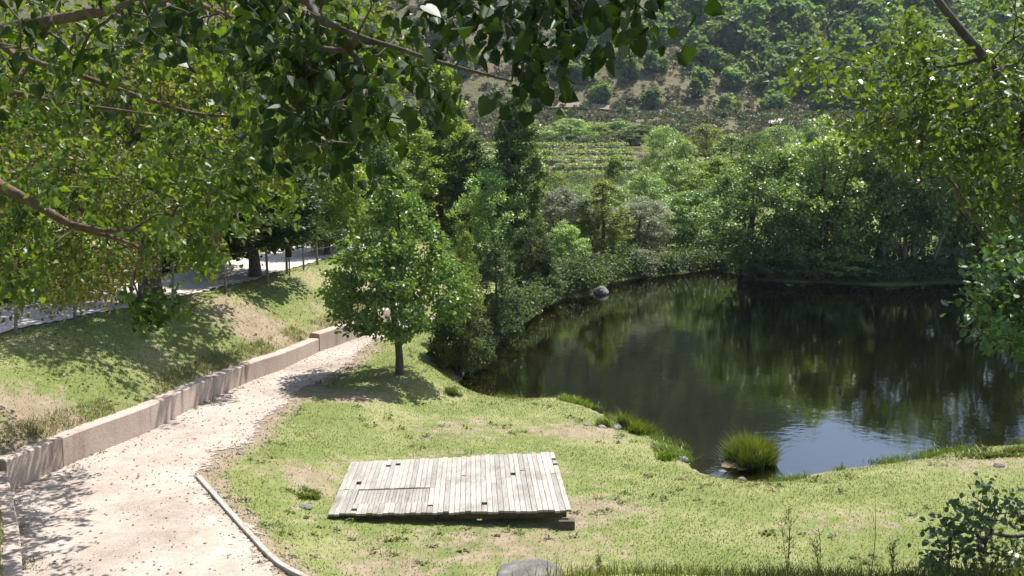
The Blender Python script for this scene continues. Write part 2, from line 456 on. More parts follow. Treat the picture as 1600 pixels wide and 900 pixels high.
# ---- ground material
def mat_ground():
    m, nt, out = new_mat('meadow')
    pos = geo_pos(nt)
    a = N(nt, 'ShaderNodeAttribute', attribute_name='soil')
    n1 = noise(nt, .55, 5, .6, pos); n2 = noise(nt, 3.5, 6, .65, pos); n3 = noise(nt, 38, 4, .7, pos)
    g = ramp(nt, [(.25, G(.125, .165, .045)), (.48, G(.17, .20, .065)), (.62, G(.235, .24, .10)), (.78, G(.29, .26, .14))])
    mm = N(nt, 'ShaderNodeMath', operation='ADD'); nt.links.new(n1, mm.inputs[0])
    m2 = N(nt, 'ShaderNodeMath', operation='MULTIPLY_ADD', i_1=.55, i_2=-.28); nt.links.new(n2, m2.inputs[0]); nt.links.new(m2.outputs[0], mm.inputs[1])
    nt.links.new(mm.outputs[0], g.inputs[0])
    s = ramp(nt, [(.3, G(.20, .16, .10)), (.7, G(.31, .25, .175))]); nt.links.new(n2, s.inputs[0])
    sf = N(nt, 'ShaderNodeMath', operation='ADD'); nt.links.new(a.outputs['Fac'], sf.inputs[0])
    m3 = N(nt, 'ShaderNodeMath', operation='MULTIPLY_ADD', i_1=1.5, i_2=-.78); nt.links.new(n2, m3.inputs[0]); nt.links.new(m3.outputs[0], sf.inputs[1])
    sr = ramp(nt, [(.36, (0, 0, 0)), (.72, (1, 1, 1))]); nt.links.new(sf.outputs[0], sr.inputs[0])
    col = mixc(nt, sr.outputs[0], g.outputs[0], s.outputs[0])
    r3 = ramp(nt, [(.3, (.6, .6, .6)), (.7, (1.25, 1.25, 1.25))]); nt.links.new(n3, r3.inputs[0])
    col = mixc(nt, 1.0, col, r3.outputs[0], 'MULTIPLY')
    b = N(nt, 'ShaderNodeBsdfPrincipled', i_Roughness=.95); b.inputs['Specular IOR Level'].default_value = .1
    nt.links.new(col, b.inputs['Base Color'])
    nt.links.new(bump(nt, n3, .6, .04), b.inputs['Normal'])
    nt.links.new(b.outputs[0], out.inputs[0])
    return m

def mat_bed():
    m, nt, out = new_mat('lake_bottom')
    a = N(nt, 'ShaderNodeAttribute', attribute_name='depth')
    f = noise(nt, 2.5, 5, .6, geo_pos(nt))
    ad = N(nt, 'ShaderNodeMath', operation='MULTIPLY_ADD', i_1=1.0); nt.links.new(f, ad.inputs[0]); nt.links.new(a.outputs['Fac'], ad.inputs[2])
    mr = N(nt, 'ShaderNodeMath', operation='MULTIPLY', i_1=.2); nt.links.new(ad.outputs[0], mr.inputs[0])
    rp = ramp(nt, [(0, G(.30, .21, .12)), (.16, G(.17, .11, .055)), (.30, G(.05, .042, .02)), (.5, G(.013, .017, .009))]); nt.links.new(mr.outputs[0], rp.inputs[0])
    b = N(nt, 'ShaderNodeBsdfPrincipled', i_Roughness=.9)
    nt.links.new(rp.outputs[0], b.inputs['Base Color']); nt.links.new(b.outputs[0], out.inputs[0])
    return m

def mat_hill():
    m, nt, out = new_mat('hill_soil')
    pos = geo_pos(nt)
    n1 = noise(nt, .05, 6, .65, pos); n2 = noise(nt, .9, 4, .7, pos)
    g = ramp(nt, [(.3, G(.075, .085, .035)), (.5, G(.125, .11, .06)), (.7, G(.18, .145, .085))]); 
    mm = N(nt, 'ShaderNodeMath', operation='MULTIPLY_ADD', i_1=.6); nt.links.new(n2, mm.inputs[0])
    m2 = N(nt, 'ShaderNodeMath', operation='MULTIPLY_ADD', i_1=.7, i_2=-.15); nt.links.new(n1, m2.inputs[0]); nt.links.new(m2.outputs[0], mm.inputs[2])
    nt.links.new(mm.outputs[0], g.inputs[0])
    b = N(nt, 'ShaderNodeBsdfPrincipled', i_Roughness=.95); b.inputs['Specular IOR Level'].default_value = .1
    nt.links.new(g.outputs[0], b.inputs['Base Color']); nt.links.new(bump(nt, n2, .8, .6), b.inputs['Normal'])
    nt.links.new(b.outputs[0], out.inputs[0])
    return m

M['ground'], M['bed'], M['hill'] = mat_ground(), mat_bed(), mat_hill()
cy = ys[:-1][:, None] * np.ones((1, nx - 1))
cin = lin[:-1, :-1] & lin[1:, 1:] & lin[:-1, 1:] & lin[1:, :-1]
ysplit = ys[np.argmin(abs(ys - 96))]
masks = {'ground': (cy < ysplit) & ~cin, 'lake_bed': (cy < ysplit) & cin, 'hillside': cy >= ysplit}
def sub_mesh(name, fmask, mat):
    f = quads[fmask]; used, inv = np.unique(f.ravel(), return_inverse=True)
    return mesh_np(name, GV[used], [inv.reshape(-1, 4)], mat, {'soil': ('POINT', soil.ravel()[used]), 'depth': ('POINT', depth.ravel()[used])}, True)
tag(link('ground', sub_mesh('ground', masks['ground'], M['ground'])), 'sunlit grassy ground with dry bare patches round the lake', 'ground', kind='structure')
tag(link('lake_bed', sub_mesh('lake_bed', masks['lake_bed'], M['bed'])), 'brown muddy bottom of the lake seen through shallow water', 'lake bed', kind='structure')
tag(link('hillside', sub_mesh('hillside', masks['hillside'], M['hill'])), 'dry hillside with scrub and terraces rising behind the lake', 'hill', kind='structure')

# ---- water
def mat_water():
    m, nt, out = new_mat('lake_water')
    h1 = noise(nt, 1.6, 3, .55, geo_pos(nt, (1, .8, 1))); h2 = noise(nt, 7, 2, .5, geo_pos(nt, (.7, 1.3, 1)))
    hm = N(nt, 'ShaderNodeMath', operation='MULTIPLY_ADD', i_1=.25); nt.links.new(h2, hm.inputs[0]); nt.links.new(h1, hm.inputs[2])
    nrm = bump(nt, hm.outputs[0], .09, .05)
    gl = N(nt, 'ShaderNodeBsdfGlossy', i_Roughness=.03); gl.inputs['Color'].default_value = (.95, .97, 1, 1)
    tr = N(nt, 'ShaderNodeBsdfTransparent'); tr.inputs['Color'].default_value = (.22, .21, .12, 1)
    fr = N(nt, 'ShaderNodeFresnel', i_IOR=1.8)
    nt.links.new(nrm, gl.inputs['Normal']); nt.links.new(nrm, fr.inputs['Normal'])
    mx = N(nt, 'ShaderNodeMixShader')
    nt.links.new(fr.outputs[0], mx.inputs[0]); nt.links.new(tr.outputs[0], mx.inputs[1]); nt.links.new(gl.outputs[0], mx.inputs[2])
    nt.links.new(mx.outputs[0], out.inputs[0])
    return m
M['water'] = mat_water()
wx0, wx1 = min(p[0] for p in LAKE) - .3, max(p[0] for p in LAKE) - .5
wy0, wy1 = min(p[1] for p in LAKE) - .3, max(p[1] for p in LAKE) + .3
wv = np.array([(wx0, wy0, WATER_Z), (wx1, wy0, WATER_Z), (wx1, wy1, WATER_Z), (wx0, wy1, WATER_Z)])
tag(link('water', mesh_np('water', wv, [np.array([[0, 1, 2, 3]])], M['water'])), 'still dark green lake water mirroring the trees', 'water', kind='structure')

# ---- path: a sheet over the bench with a ragged grass edge
def mat_path():
    m, nt, out = new_mat('gravel_path')
    pos = geo_pos(nt)
    n1 = noise(nt, .9, 5, .6, pos); n2 = noise(nt, 45, 3, .7, pos); n3 = noise(nt, 6, 5, .7, pos)
    rp = ramp(nt, [(.3, G(.28, .23, .19)), (.5, G(.375, .32, .275)), (.75, G(.44, .385, .34))]); nt.links.new(n1, rp.inputs[0])
    r2 = ramp(nt, [(.3, (.72, .70, .68)), (.65, (1.12, 1.12, 1.12))]); nt.links.new(n2, r2.inputs[0])
    r3 = ramp(nt, [(.3, (.85, .83, .8)), (.6, (1.05, 1.05, 1.05))]); nt.links.new(n3, r3.inputs[0])
    col = mixc(nt, 1.0, mixc(nt, 1.0, rp.outputs[0], r2.outputs[0], 'MULTIPLY'), r3.outputs[0], 'MULTIPLY')
    b = N(nt, 'ShaderNodeBsdfPrincipled', i_Roughness=.95); b.inputs['Specular IOR Level'].default_value = .15
    nt.links.new(col, b.inputs['Base Color']); nt.links.new(bump(nt, n2, .5, .02), b.inputs['Normal'])
    ae = N(nt, 'ShaderNodeAttribute', attribute_name='e'); n4 = noise(nt, 9, 5, .75, pos)
    e1 = N(nt, 'ShaderNodeMath', operation='MULTIPLY_ADD', i_1=3.0); nt.links.new(ae.outputs['Fac'], e1.inputs[0])
    e2 = N(nt, 'ShaderNodeMath', operation='MULTIPLY_ADD', i_1=4.0, i_2=-2.0); nt.links.new(n4, e2.inputs[0]); nt.links.new(e2.outputs[0], e1.inputs[2])
    e3 = N(nt, 'ShaderNodeMapRange', i_1=-.15, i_2=.15); nt.links.new(e1.outputs[0], e3.inputs[0])
    nt.links.new(e3.outputs[0], b.inputs['Alpha'])
    nt.links.new(b.outputs[0], out.inputs[0])
    return m
M['path'] = mat_path()
PATH = list(WALLX[1:3]) + WALL + [(-3.2, 33.5)] + [(-1.9, 33.2)] + EDGE[::-1] + [tuple(P(560, 960, .4)[:2]), (-2.0, 11.6), (-2.0, 11)]
def sheet(name, poly, step, lift, noise_amp, mat, pd_line=None):
    px = np.array([p[0] for p in poly]); py = np.array([p[1] for p in poly])
    gx = np.arange(px.min() - .3, px.max() + .3, step); gy = np.arange(py.min() - .3, py.max() + .3, step)
    X, Y = np.meshgrid(gx, gy)
    cxm, cym = (X[:-1, :-1] + step / 2), (Y[:-1, :-1] + step / 2)
    wx = noise_amp * fbm(cxm * 1.1, cym * .8, 71, 6) * 2; wy = noise_amp * fbm(cxm * 1.1, cym * .8, 77, 6) * 2
    keep = inside(cxm + wx, cym + wy, poly)
    if pd_line is not None:
        LL = inside(cxm, cym, LEFT); keep = (keep | inside(cxm, cym, poly) | (pline_dist(cxm, cym, EDGE)[0] < .45)) & ~(LL & (pline_dist(cxm, cym, pd_line)[0] > .1))
    n0 = len(gx); id2 = np.arange(X.size).reshape(X.shape)
    q = np.stack([id2[:-1, :-1], id2[:-1, 1:], id2[1:, 1:], id2[1:, :-1]], -1)[keep]
    used, inv = np.unique(q.ravel(), return_inverse=True)
    xx, yy = X.ravel()[used], Y.ravel()[used]
    at = None
    if pd_line is not None:
        w1 = .5 * fbm(xx * .9, yy * .9, 71, 3); w2_ = .5 * fbm(xx * .9, yy * .9, 77, 3)
        d_ = pline_dist(xx + w1, yy + w2_, EDGE)[0]
        at = {'e': ('POINT', np.where(inside(xx + w1, yy + w2_, poly), d_, np.where(d_ < .9, -d_, 1)))}
    return mesh_np(name, np.stack([xx, yy, lift(xx, yy)], 1), [inv.reshape(-1, 4)], mat, at, True)
def path_lift(x, y):
    h = height(x, y); inl = inside(x, y, LEFT)
    h = np.where(inl, .4, h)
    return h + .014
tag(link('path', sheet('path', PATH, .045, path_lift, .34, M['path'], WALLX)), 'pale gravel footpath curving along the concrete wall', 'path', kind='structure')

# ---- road up on the left
rn = [P(x, y, 2.3)[:2] for x, y in [(-160, 535), (0, 500), (130, 473), (250, 452), (400, 420), (430, 410), (520, 387)]]
rn = np.array([*rn, (-5.0, 41.0), (-4.4, 50)])
tg = np.gradient(rn, axis=0); nrm2 = np.stack([-tg[:, 1], tg[:, 0]], 1); nrm2 /= np.linalg.norm(nrm2, axis=1)[:, None]
ROAD = [tuple(p) for p in rn] + [tuple(p) for p in (rn + nrm2 * 2.6)[::-1]]
M['road'] = mat_solid('road_concrete', G(.38, .34, .29), G(.50, .455, .40), 3, .9, .3, .01)
tag(link('road', sheet('road', ROAD, .12, lambda x, y: height(x, y) + .03, .12, M['road'])), 'pale concrete road along the top of the left bank', 'road', kind='structure')

# ------------------------------------------------------------------ concrete walls and kerb
def mat_concrete(name, c1, c2):
    m, nt, out = new_mat(name)
    pos = geo_pos(nt); st = geo_pos(nt, (1.6, 1.6, .22))
    n1 = noise(nt, 1.1, 5, .6, pos); n2 = noise(nt, 2.2, 4, .6, st); n3 = noise(nt, 22, 5, .7, pos)
    rp = ramp(nt, [(.3, c1), (.7, c2)]); nt.links.new(n1, rp.inputs[0])
    r2 = ramp(nt, [(.28, (.68, .64, .60)), (.46, (1, 1, 1)), (.75, (1.08, 1.05, 1.0))]); nt.links.new(n2, r2.inputs[0])
    r3 = ramp(nt, [(.25, (.8, .8, .8)), (.6, (1.05, 1.05, 1.05))]); nt.links.new(n3, r3.inputs[0])
    col = mixc(nt, 1.0, mixc(nt, 1.0, rp.outputs[0], r2.outputs[0], 'MULTIPLY'), r3.outputs[0], 'MULTIPLY')
    b = N(nt, 'ShaderNodeBsdfPrincipled', i_Roughness=.9); b.inputs['Specular IOR Level'].default_value = .2
    nt.links.new(col, b.inputs['Base Color']); nt.links.new(bump(nt, n3, .5, .015), b.inputs['Normal'])
    nt.links.new(b.outputs[0], out.inputs[0])
    return m
M['concrete'] = mat_concrete('wall_concrete', G(.34, .268, .222), G(.43, .355, .305))
M['kerb'] = mat_concrete('kerb_concrete', G(.30, .27, .235), G(.40, .37, .33))

def offset(pts, d):
    pts = np.array(pts); t = np.gradient(pts, axis=0); n = np.stack([-t[:, 1], t[:, 0]], 1)
    n /= np.linalg.norm(n, axis=1)[:, None]
    return pts + n * d

def wall_mesh(mb, pts, hts, thick, zb, seg=.22, gap=None):
    pts = smooth_line(np.array([(*p, h) for p, h in zip(pts, hts)]), 8)
    a = pts[:, :2]; b = offset(a, thick)
    m = len(a)
    rows = []
    bev = .018
    a2 = offset(a, bev); b2 = offset(a, thick - bev)
    for i in range(m):
        wz = .012 * float(fbm(np.array([a[i, 0] * 2]), np.array([a[i, 1] * 2]), 91, 2)[0])
        zt = zb + pts[i, 2] + wz
        rows.append([(*a[i], zb - .5), (*a[i], zt - bev), (*a2[i], zt), (*b2[i], zt), (*b[i], zt - bev), (*b[i], zb - .5)])
    V = np.array(rows).reshape(-1, 3)
    Fs = [(i * 6 + j, (i + 1) * 6 + j, (i + 1) * 6 + j + 1, i * 6 + j + 1) for i in range(m - 1) for j in range(5)]
    Fs += [tuple(range(6)), tuple((m - 1) * 6 + j for j in range(6))[::-1]]
    mb.add(V, Fs)


def child_from(mb, name, mat, root, smooth=False):
    me = mb.mesh(name, mat, smooth)
    o = link(name, me, root)
    co = np.empty(len(me.vertices) * 3, np.float32); me.vertices.foreach_get('co', co)
    co = co.reshape(-1, 3) - np.array(root.location, np.float32)
    me.vertices.foreach_set('co', co.ravel()); me.update()
    return o
def lerp2(a, b, t): return (a[0] + (b[0] - a[0]) * t, a[1] + (b[1] - a[1]) * t)
def resample(pts, step):
    pts = smooth_line(pts, 12); d = np.r_[0, np.cumsum(np.linalg.norm(np.diff(pts, axis=0), axis=1))]
    n = int(d[-1] / step) + 1; t = np.linspace(0, d[-1], n)
    return np.stack([np.interp(t, d, pts[:, k]) for k in range(2)], 1)
def wall_run(root, pts, hfun, thick, cuts, zb=.4):
    line = resample(np.array(pts), .06)
    cs = [0] + [int(np.argmin(np.linalg.norm(line - np.array(c), axis=1))) for c in cuts] + [len(line) - 1]
    b = offset(line, thick); bev = .02
    a2 = offset(line, bev); b2 = offset(line, thick - bev)
    wz = .016 * fbm(line[:, 0] * 1.5, line[:, 1] * 1.5, 91, 3)
    hts = hfun(line) + wz
    for c0, c1 in zip(cs[:-1], cs[1:]):
        ii = np.arange(c0, c1 + 1); rows = []
        for i in ii:
            def q(A):
                p = A[i].copy()
                if i == c1 and c1 != cs[-1]: p = A[i - 1] + (A[i] - A[i - 1]) * .72
                return p
            zt = zb + hts[i]
            rows.append([(*q(line), zb - .5), (*q(line), zt - bev), (*q(a2), zt), (*q(b2), zt), (*q(b), zt - bev), (*q(b), zb - .5)])
        m = len(ii); mb = MB()
        mb.add(np.array(rows).reshape(-1, 3), [(k * 6 + j, (k + 1) * 6 + j, (k + 1) * 6 + j + 1, k * 6 + j + 1) for k in range(m - 1) for j in range(5)] + [tuple(range(6)), tuple((m - 1) * 6 + j for j in range(6))[::-1]])
        child_from(mb, 'wall_panel', M['concrete'], root)
wl = empty('concrete_wall', (*WALL[0], .4))
tag(wl, 'long low pinkish concrete retaining wall beside the gravel path, stained and jointed', 'wall')
j1 = lerp2(WALL[1], WALL[2], .15); j2 = lerp2(WALL[4], WALL[5], .9)
wall_run(wl, WALL[:8] + [lerp2(WALL[7], WALL[8], .97)], lambda l: np.interp(l[:, 1], [17, 20, 25, 28], [.53, .50, .42, .36]), .28, [j1, j2])
w2 = empty('concrete_wall', (*WALL[8], .4)); tag(w2, 'far short section of concrete wall standing a little higher, by the round young tree', 'wall')
wall_run(w2, [WALL[8], WALL[9], (-3.2, 33.5), (-2.4, 36.5)], lambda l: np.interp(l[:, 1], [28, 33, 36], [.48, .46, .3]), .28, [])
w3 = empty('concrete_wall', (*WALLX[2], .4)); tag(w3, 'shaded concrete wall end coming towards the viewer at the bottom left', 'wall')
wall_run(w3, [WALLX[1], WALLX[2], lerp2(WALLX[2], WALL[0], .985)], lambda l: np.full(len(l), .38), .26, [])

kb = MB(); kpts = [P(x, y, .42)[:2] for x, y in [(314, 745), (340, 774), (367, 804), (398, 838), (437, 877), (478, 900), (530, 925)]]
kp = smooth_line(kpts, 6); cuts = [0, 8, 16, 23, 30, len(kp) - 1]
kr = empty('kerb', (*kp[0], .4)); tag(kr, 'pale concrete kerb edging the gravel path at the lower left', 'kerb')
for a_, b_ in zip(cuts[:-1], cuts[1:]):
    s = np.array(kp[a_:b_ + 1]); 
    d = (s[1] - s[0]); s[0] = s[0] + d * .04
    o2 = offset(s, -.085)
    mb = MB(); m_ = len(s); rows = []
    for i in range(m_):
        zt = .452 + .01 * float(fbm(np.array([s[i][0] * 3]), np.array([s[i][1] * 3]), 3, 2)[0]); rows.append([(*s[i], .2), (*s[i], zt - .012), (*(s[i] * .9 + o2[i] * .1), zt), (*(s[i] * .1 + o2[i] * .9), zt), (*o2[i], zt - .012), (*o2[i], .2)])
    mb.add(np.array(rows).reshape(-1, 3), [(i * 6 + j + 1, (i + 1) * 6 + j + 1, (i + 1) * 6 + j, i * 6 + j) for i in range(m_ - 1) for j in range(5)] + [tuple(range(6))[::-1], tuple((m_ - 1) * 6 + j for j in range(6))])
    child_from(mb, 'kerbstone', M['kerb'], kr)

# ------------------------------------------------------------------ wooden deck
def mat_deck():
    m, nt, out = new_mat('weathered_boards')
    at = N(nt, 'ShaderNodeAttribute', attribute_name='v')
    ox = obj_pos(nt, (26, 1.6, 26)); pos = obj_pos(nt)
    n1 = noise(nt, 2, 6, .65, ox); n2 = noise(nt, 1.3, 4, .6, pos)
    rp = ramp(nt, [(.25, G(.13, .12, .105)), (.46, G(.33, .31, .28)), (.78, G(.43, .41, .375))]); nt.links.new(n1, rp.inputs[0])
    r2 = ramp(nt, [(0, (.70, .69, .67)), (.5, (.92, .91, .88)), (1, (1.04, 1.03, 1.0))]); nt.links.new(at.outputs['Fac'], r2.inputs[0])
    r3 = ramp(nt, [(.32, (.68, .66, .62)), (.55, (1.03, 1.03, 1.03))]); nt.links.new(n2, r3.inputs[0])
    col = mixc(nt, 1.0, mixc(nt, 1.0, rp.outputs[0], r2.outputs[0], 'MULTIPLY'), r3.outputs[0], 'MULTIPLY')
    b = N(nt, 'ShaderNodeBsdfPrincipled', i_Roughness=.8); b.inputs['Specular IOR Level'].default_value = .25
    nt.links.new(col, b.inputs['Base Color']); nt.links.new(bump(nt, n1, .5, .006), b.inputs['Normal'])
    nt.links.new(b.outputs[0], out.inputs[0])
    return m
M['deck'] = mat_deck()
M['deck_dark'] = mat_solid('old_joist', G(.06, .045, .035), G(.14, .11, .085), 8, .9, .4, .01)
TL, TR, BR, BL = P(548, 722, .16), P(866, 706, .34), P(893, 797, .34), P(513, 803, .16)
org = (BL + BR) / 2
dk = empty('wooden_deck', (org[0], org[1], .0), 0)
tag(dk, 'weathered grey wooden plank deck lying on the lawn, its front right corner propped up', 'deck')
def deck_pt(u, w):
    a = BL + (BR - BL) * u; b = TL + (TR - TL) * u
    return a + (b - a) * w
mb = MB(); nb = 44; th = .035
rng = np.random.default_rng(3)
HOLES = {}
def hole_at(px, py, s=.012):
    best = None
    for i in range(nb):
        for k in range(80):
            q = deck_pt((i + .5) / nb, k / 80); x, y = proj(q); d = abs(x - px) + abs(y - py)
            if best is None or d < best[0]: best = (d, i, k / 80)
    HOLES.setdefault(best[1], []).append((best[2] - s, best[2] + s))
for h in [(603, 728, .02), (620, 725, .02), (560, 754, .025), (802, 740, .025), (757, 787, .022), (862, 717, .02), (868, 725, .02), (552, 796, .02), (675, 789, .012)]: hole_at(*h)
split_u = (690 - 513) / 380
HATCH_U, HATCH_W = (.09, .41), (.17, .42)
def slat(u0, u1, w0, w1, val, dz=0.0):
    q = [deck_pt(u0, w0), deck_pt(u1, w0), deck_pt(u1, w1), deck_pt(u0, w1)]
    q = [p - np.array([*org[:2], 0]) + np.array([0, 0, dz]) for p in q]
    mb.hexa([p - np.array([0, 0, th]) for p in q], q, val)
for i in range(nb):
    g = .03 + .02 * rng.random()
    u0, u1 = i / nb + g / nb, (i + 1) / nb - g / nb
    w0, w1 = rng.uniform(-.012, .014), 1 + rng.uniform(-.016, .016)
    cutsw = sorted(HOLES.get(i, []))
    pieces = [(w0, w1)]
    jo = []
    if u1 < HATCH_U[1] and u0 > HATCH_U[0]: jo.append((HATCH_W[0] - .006, HATCH_W[1] + .006))
    elif i < 19: jo.append((HATCH_W[1] - .004 + .01 * rng.random(), HATCH_W[1] + .010))
    elif i % 3 == 0: w_ = rng.uniform(.3, .7); jo.append((w_, w_ + .005))
    for c0, c1 in cutsw + jo:
        np_ = []
        for a_, b_ in pieces:
            if c1 <= a_ or c0 >= b_: np_.append((a_, b_)); continue
            if c0 > a_: np_.append((a_, c0))
            if c1 < b_: np_.append((c1, b_))
        pieces = np_
    for a_, b_ in pieces:
        if b_ - a_ > .003: slat(u0, u1, a_, b_, rng.random(), rng.uniform(-.006, .004))
link('deck_boards', mb.mesh('deck_boards', M['deck']), dk)
mb = MB()
nh = 22
for i in range(nh):
    u0 = HATCH_U[0] + .0025 + (HATCH_U[1] - HATCH_U[0] - .005) * (i + .06) / nh; u1 = HATCH_U[0] + .0025 + (HATCH_U[1] - HATCH_U[0] - .005) * (i + .94) / nh
    slat(u0, u1, HATCH_W[0] + .004, HATCH_W[1] - .004, rng.random() * .45, -.012)
hp = link('hatch_panel', mb.mesh('hatch_panel', M['deck']), dk); tag(hp, 'slightly sunken darker panel of narrow slats')
for w_ in (.06, .35, .65, .94):
    a_, b_ = deck_pt(.01, w_), deck_pt(.985, w_); mb = MB()
    dirv = (b_ - a_); n_ = np.array([-dirv[1], dirv[0], 0]); n_ /= np.linalg.norm(n_); off = np.array([*org[:2], 0])
    q = [a_ - n_ * .03, b_ - n_ * .03, b_ + n_ * .03, a_ + n_ * .03]
    mb.hexa([p - off - np.array([0, 0, .17]) for p in q], [p - off - np.array([0, 0, th + .008]) for p in q])
    link('joist', mb.mesh('joist', M['deck_dark']), dk)
mb = MB(); c = deck_pt(.985, .0) - np.array([*org[:2], 0]); mb.box(c + np.array([-.02, -.02, -.235]), (.25, .16, .19)); 
cb = link('corner_block', mb.mesh('corner_block', M['deck_dark']), dk); bv = cb.modifiers.new('edge', 'BEVEL'); bv.width = .012; bv.segments = 2
tag(cb, 'dark timber block propping the front corner')

# ------------------------------------------------------------------ trees
ROOTS = {}
def finish_tree(name, label, cat, group, base, tubes, leaf, barkm, leafm, tname='trunk', cname='crown', v=None, shape='quad'):
    """tubes/leaf arrays are in world space; stored relative to base"""
    base = np.array(base, float)
    root = empty(name, base)
    tag(root, label, cat, group)
    t2 = [[t - base, r, i] for t, r, i in tubes]
    link(tname, tubes_mesh(tname, t2, barkm), root)
    Pp, D, Nn, S = leaf
    link(cname, leaf_mesh(cname, Pp - base, D, Nn, S, shape, leafm, v), root)
    return root

def sprig_leaves(att, frm, n, rad, size, hang, flat, seed):
    """leaves along short shoots around attractors. hang: droop of leaf tips; flat: how level the blades lie"""
    rng = np.random.default_rng(seed)
    k = len(att)
    ax = unit(att - frm + rng.normal(size=(k, 3)) * .25 * np.linalg.norm(att - frm, axis=1, keepdims=True))
    t = rng.random((k, n)) ** .8
    pos = att[:, None] + ax[:, None] * (t[..., None] - .35) * rad * 1.7 + rng.normal(size=(k, n, 3)) * rad * .42
    pos = pos.reshape(-1, 3)
    out = unit(np.repeat(ax, n, 0) * .7 + rdir(k * n, rng))
    D = unit(out + np.array([0, 0, -hang]))
    Nn = unit(rdir(k * n, rng) + np.array([0, 0, flat]))
    S = size * rng.uniform(.65, 1.2, k * n)
    # smooth clump colour
    v = np.clip(np.repeat(rng.random(k), n) * .45 + rng.random(k * n) * .55, 0, 1)
    return (pos, D, Nn, S), v

def px_region(poly, n, d0, d1, rng, dens=None):
    poly_a = np.array(poly, float); out = []
    x0, y0 = poly_a.min(0); x1, y1 = poly_a.max(0)
    while len(out) < n:
        x, y = rng.uniform(x0, x1, 400), rng.uniform(y0, y1, 400)
        ok = inside(x, y, poly)
        for a, b in zip(x[ok], y[ok]):
            out.append(PD(a, b, rng.uniform(d0, d1)))
    return np.array(out[:n])

def near_tree(name, label, cat, base, trunk, limbs, regions, leafm, barkm, nleaf, rad, size, hang, flat, shape, tip=.0035, seed=1, group=None, extra=None):
    rng = np.random.default_rng(seed)
    att = np.concatenate([px_region(poly, n, d0, d1, rng) for poly, n, d0, d1 in regions] + ([extra] if extra is not None else []))
    tubes = grow([np.array(trunk)] + [np.array(l) for l in limbs], att, tip, seed=seed, up=.3, wob=.08)
    # shoots start where the twig before them ended
    order = [t for t in tubes if t[2] is not None]
    A = np.array([t[0][-1] for t in order]); Fm = np.array([t[0][-2] for t in order])
    leaf, v = sprig_leaves(A, Fm, nleaf, rad, size, hang, flat, seed + 5)
    return finish_tree(name, label, cat, group, base, tubes, leaf, barkm, leafm, v=v, shape=shape)

def L(pts):  # limb from survey points (px, py, depth, radius)
    return [(*PD(x, y, d), r) for x, y, d, r in pts]

# near poplar whose big leaves, coloured dark for shade, hang into the top of the view
b0 = (-3.6, 2.2, hz(-3.6, 2.2))
near_tree('poplar_tree', 'near poplar with big shade-dark heart-shaped leaves hanging across the top centre', 'tree', b0,
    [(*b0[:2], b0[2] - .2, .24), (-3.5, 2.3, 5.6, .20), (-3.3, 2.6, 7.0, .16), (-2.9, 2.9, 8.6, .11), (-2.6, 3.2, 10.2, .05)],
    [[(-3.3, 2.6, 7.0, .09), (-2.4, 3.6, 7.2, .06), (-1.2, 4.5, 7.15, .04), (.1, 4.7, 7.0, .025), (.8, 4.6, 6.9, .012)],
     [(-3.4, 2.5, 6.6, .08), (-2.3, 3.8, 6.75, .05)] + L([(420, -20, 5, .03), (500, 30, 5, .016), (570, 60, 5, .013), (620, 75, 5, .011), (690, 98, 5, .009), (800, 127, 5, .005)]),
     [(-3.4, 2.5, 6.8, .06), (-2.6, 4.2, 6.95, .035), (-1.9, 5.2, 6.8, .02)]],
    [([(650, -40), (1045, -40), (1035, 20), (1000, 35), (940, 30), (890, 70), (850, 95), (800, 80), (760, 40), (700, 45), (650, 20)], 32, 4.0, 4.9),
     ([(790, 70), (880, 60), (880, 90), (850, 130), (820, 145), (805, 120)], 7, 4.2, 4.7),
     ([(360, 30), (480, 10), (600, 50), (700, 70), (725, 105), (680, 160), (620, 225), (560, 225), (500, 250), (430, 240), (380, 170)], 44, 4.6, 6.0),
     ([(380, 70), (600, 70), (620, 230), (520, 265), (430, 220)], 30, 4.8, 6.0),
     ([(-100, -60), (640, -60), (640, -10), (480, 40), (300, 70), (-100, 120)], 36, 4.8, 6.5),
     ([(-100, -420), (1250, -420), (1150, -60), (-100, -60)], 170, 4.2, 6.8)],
    M['poplar_shaded'], M['bark'], 10, .14, .066, .9, .1, 'heart', .0025, 11)

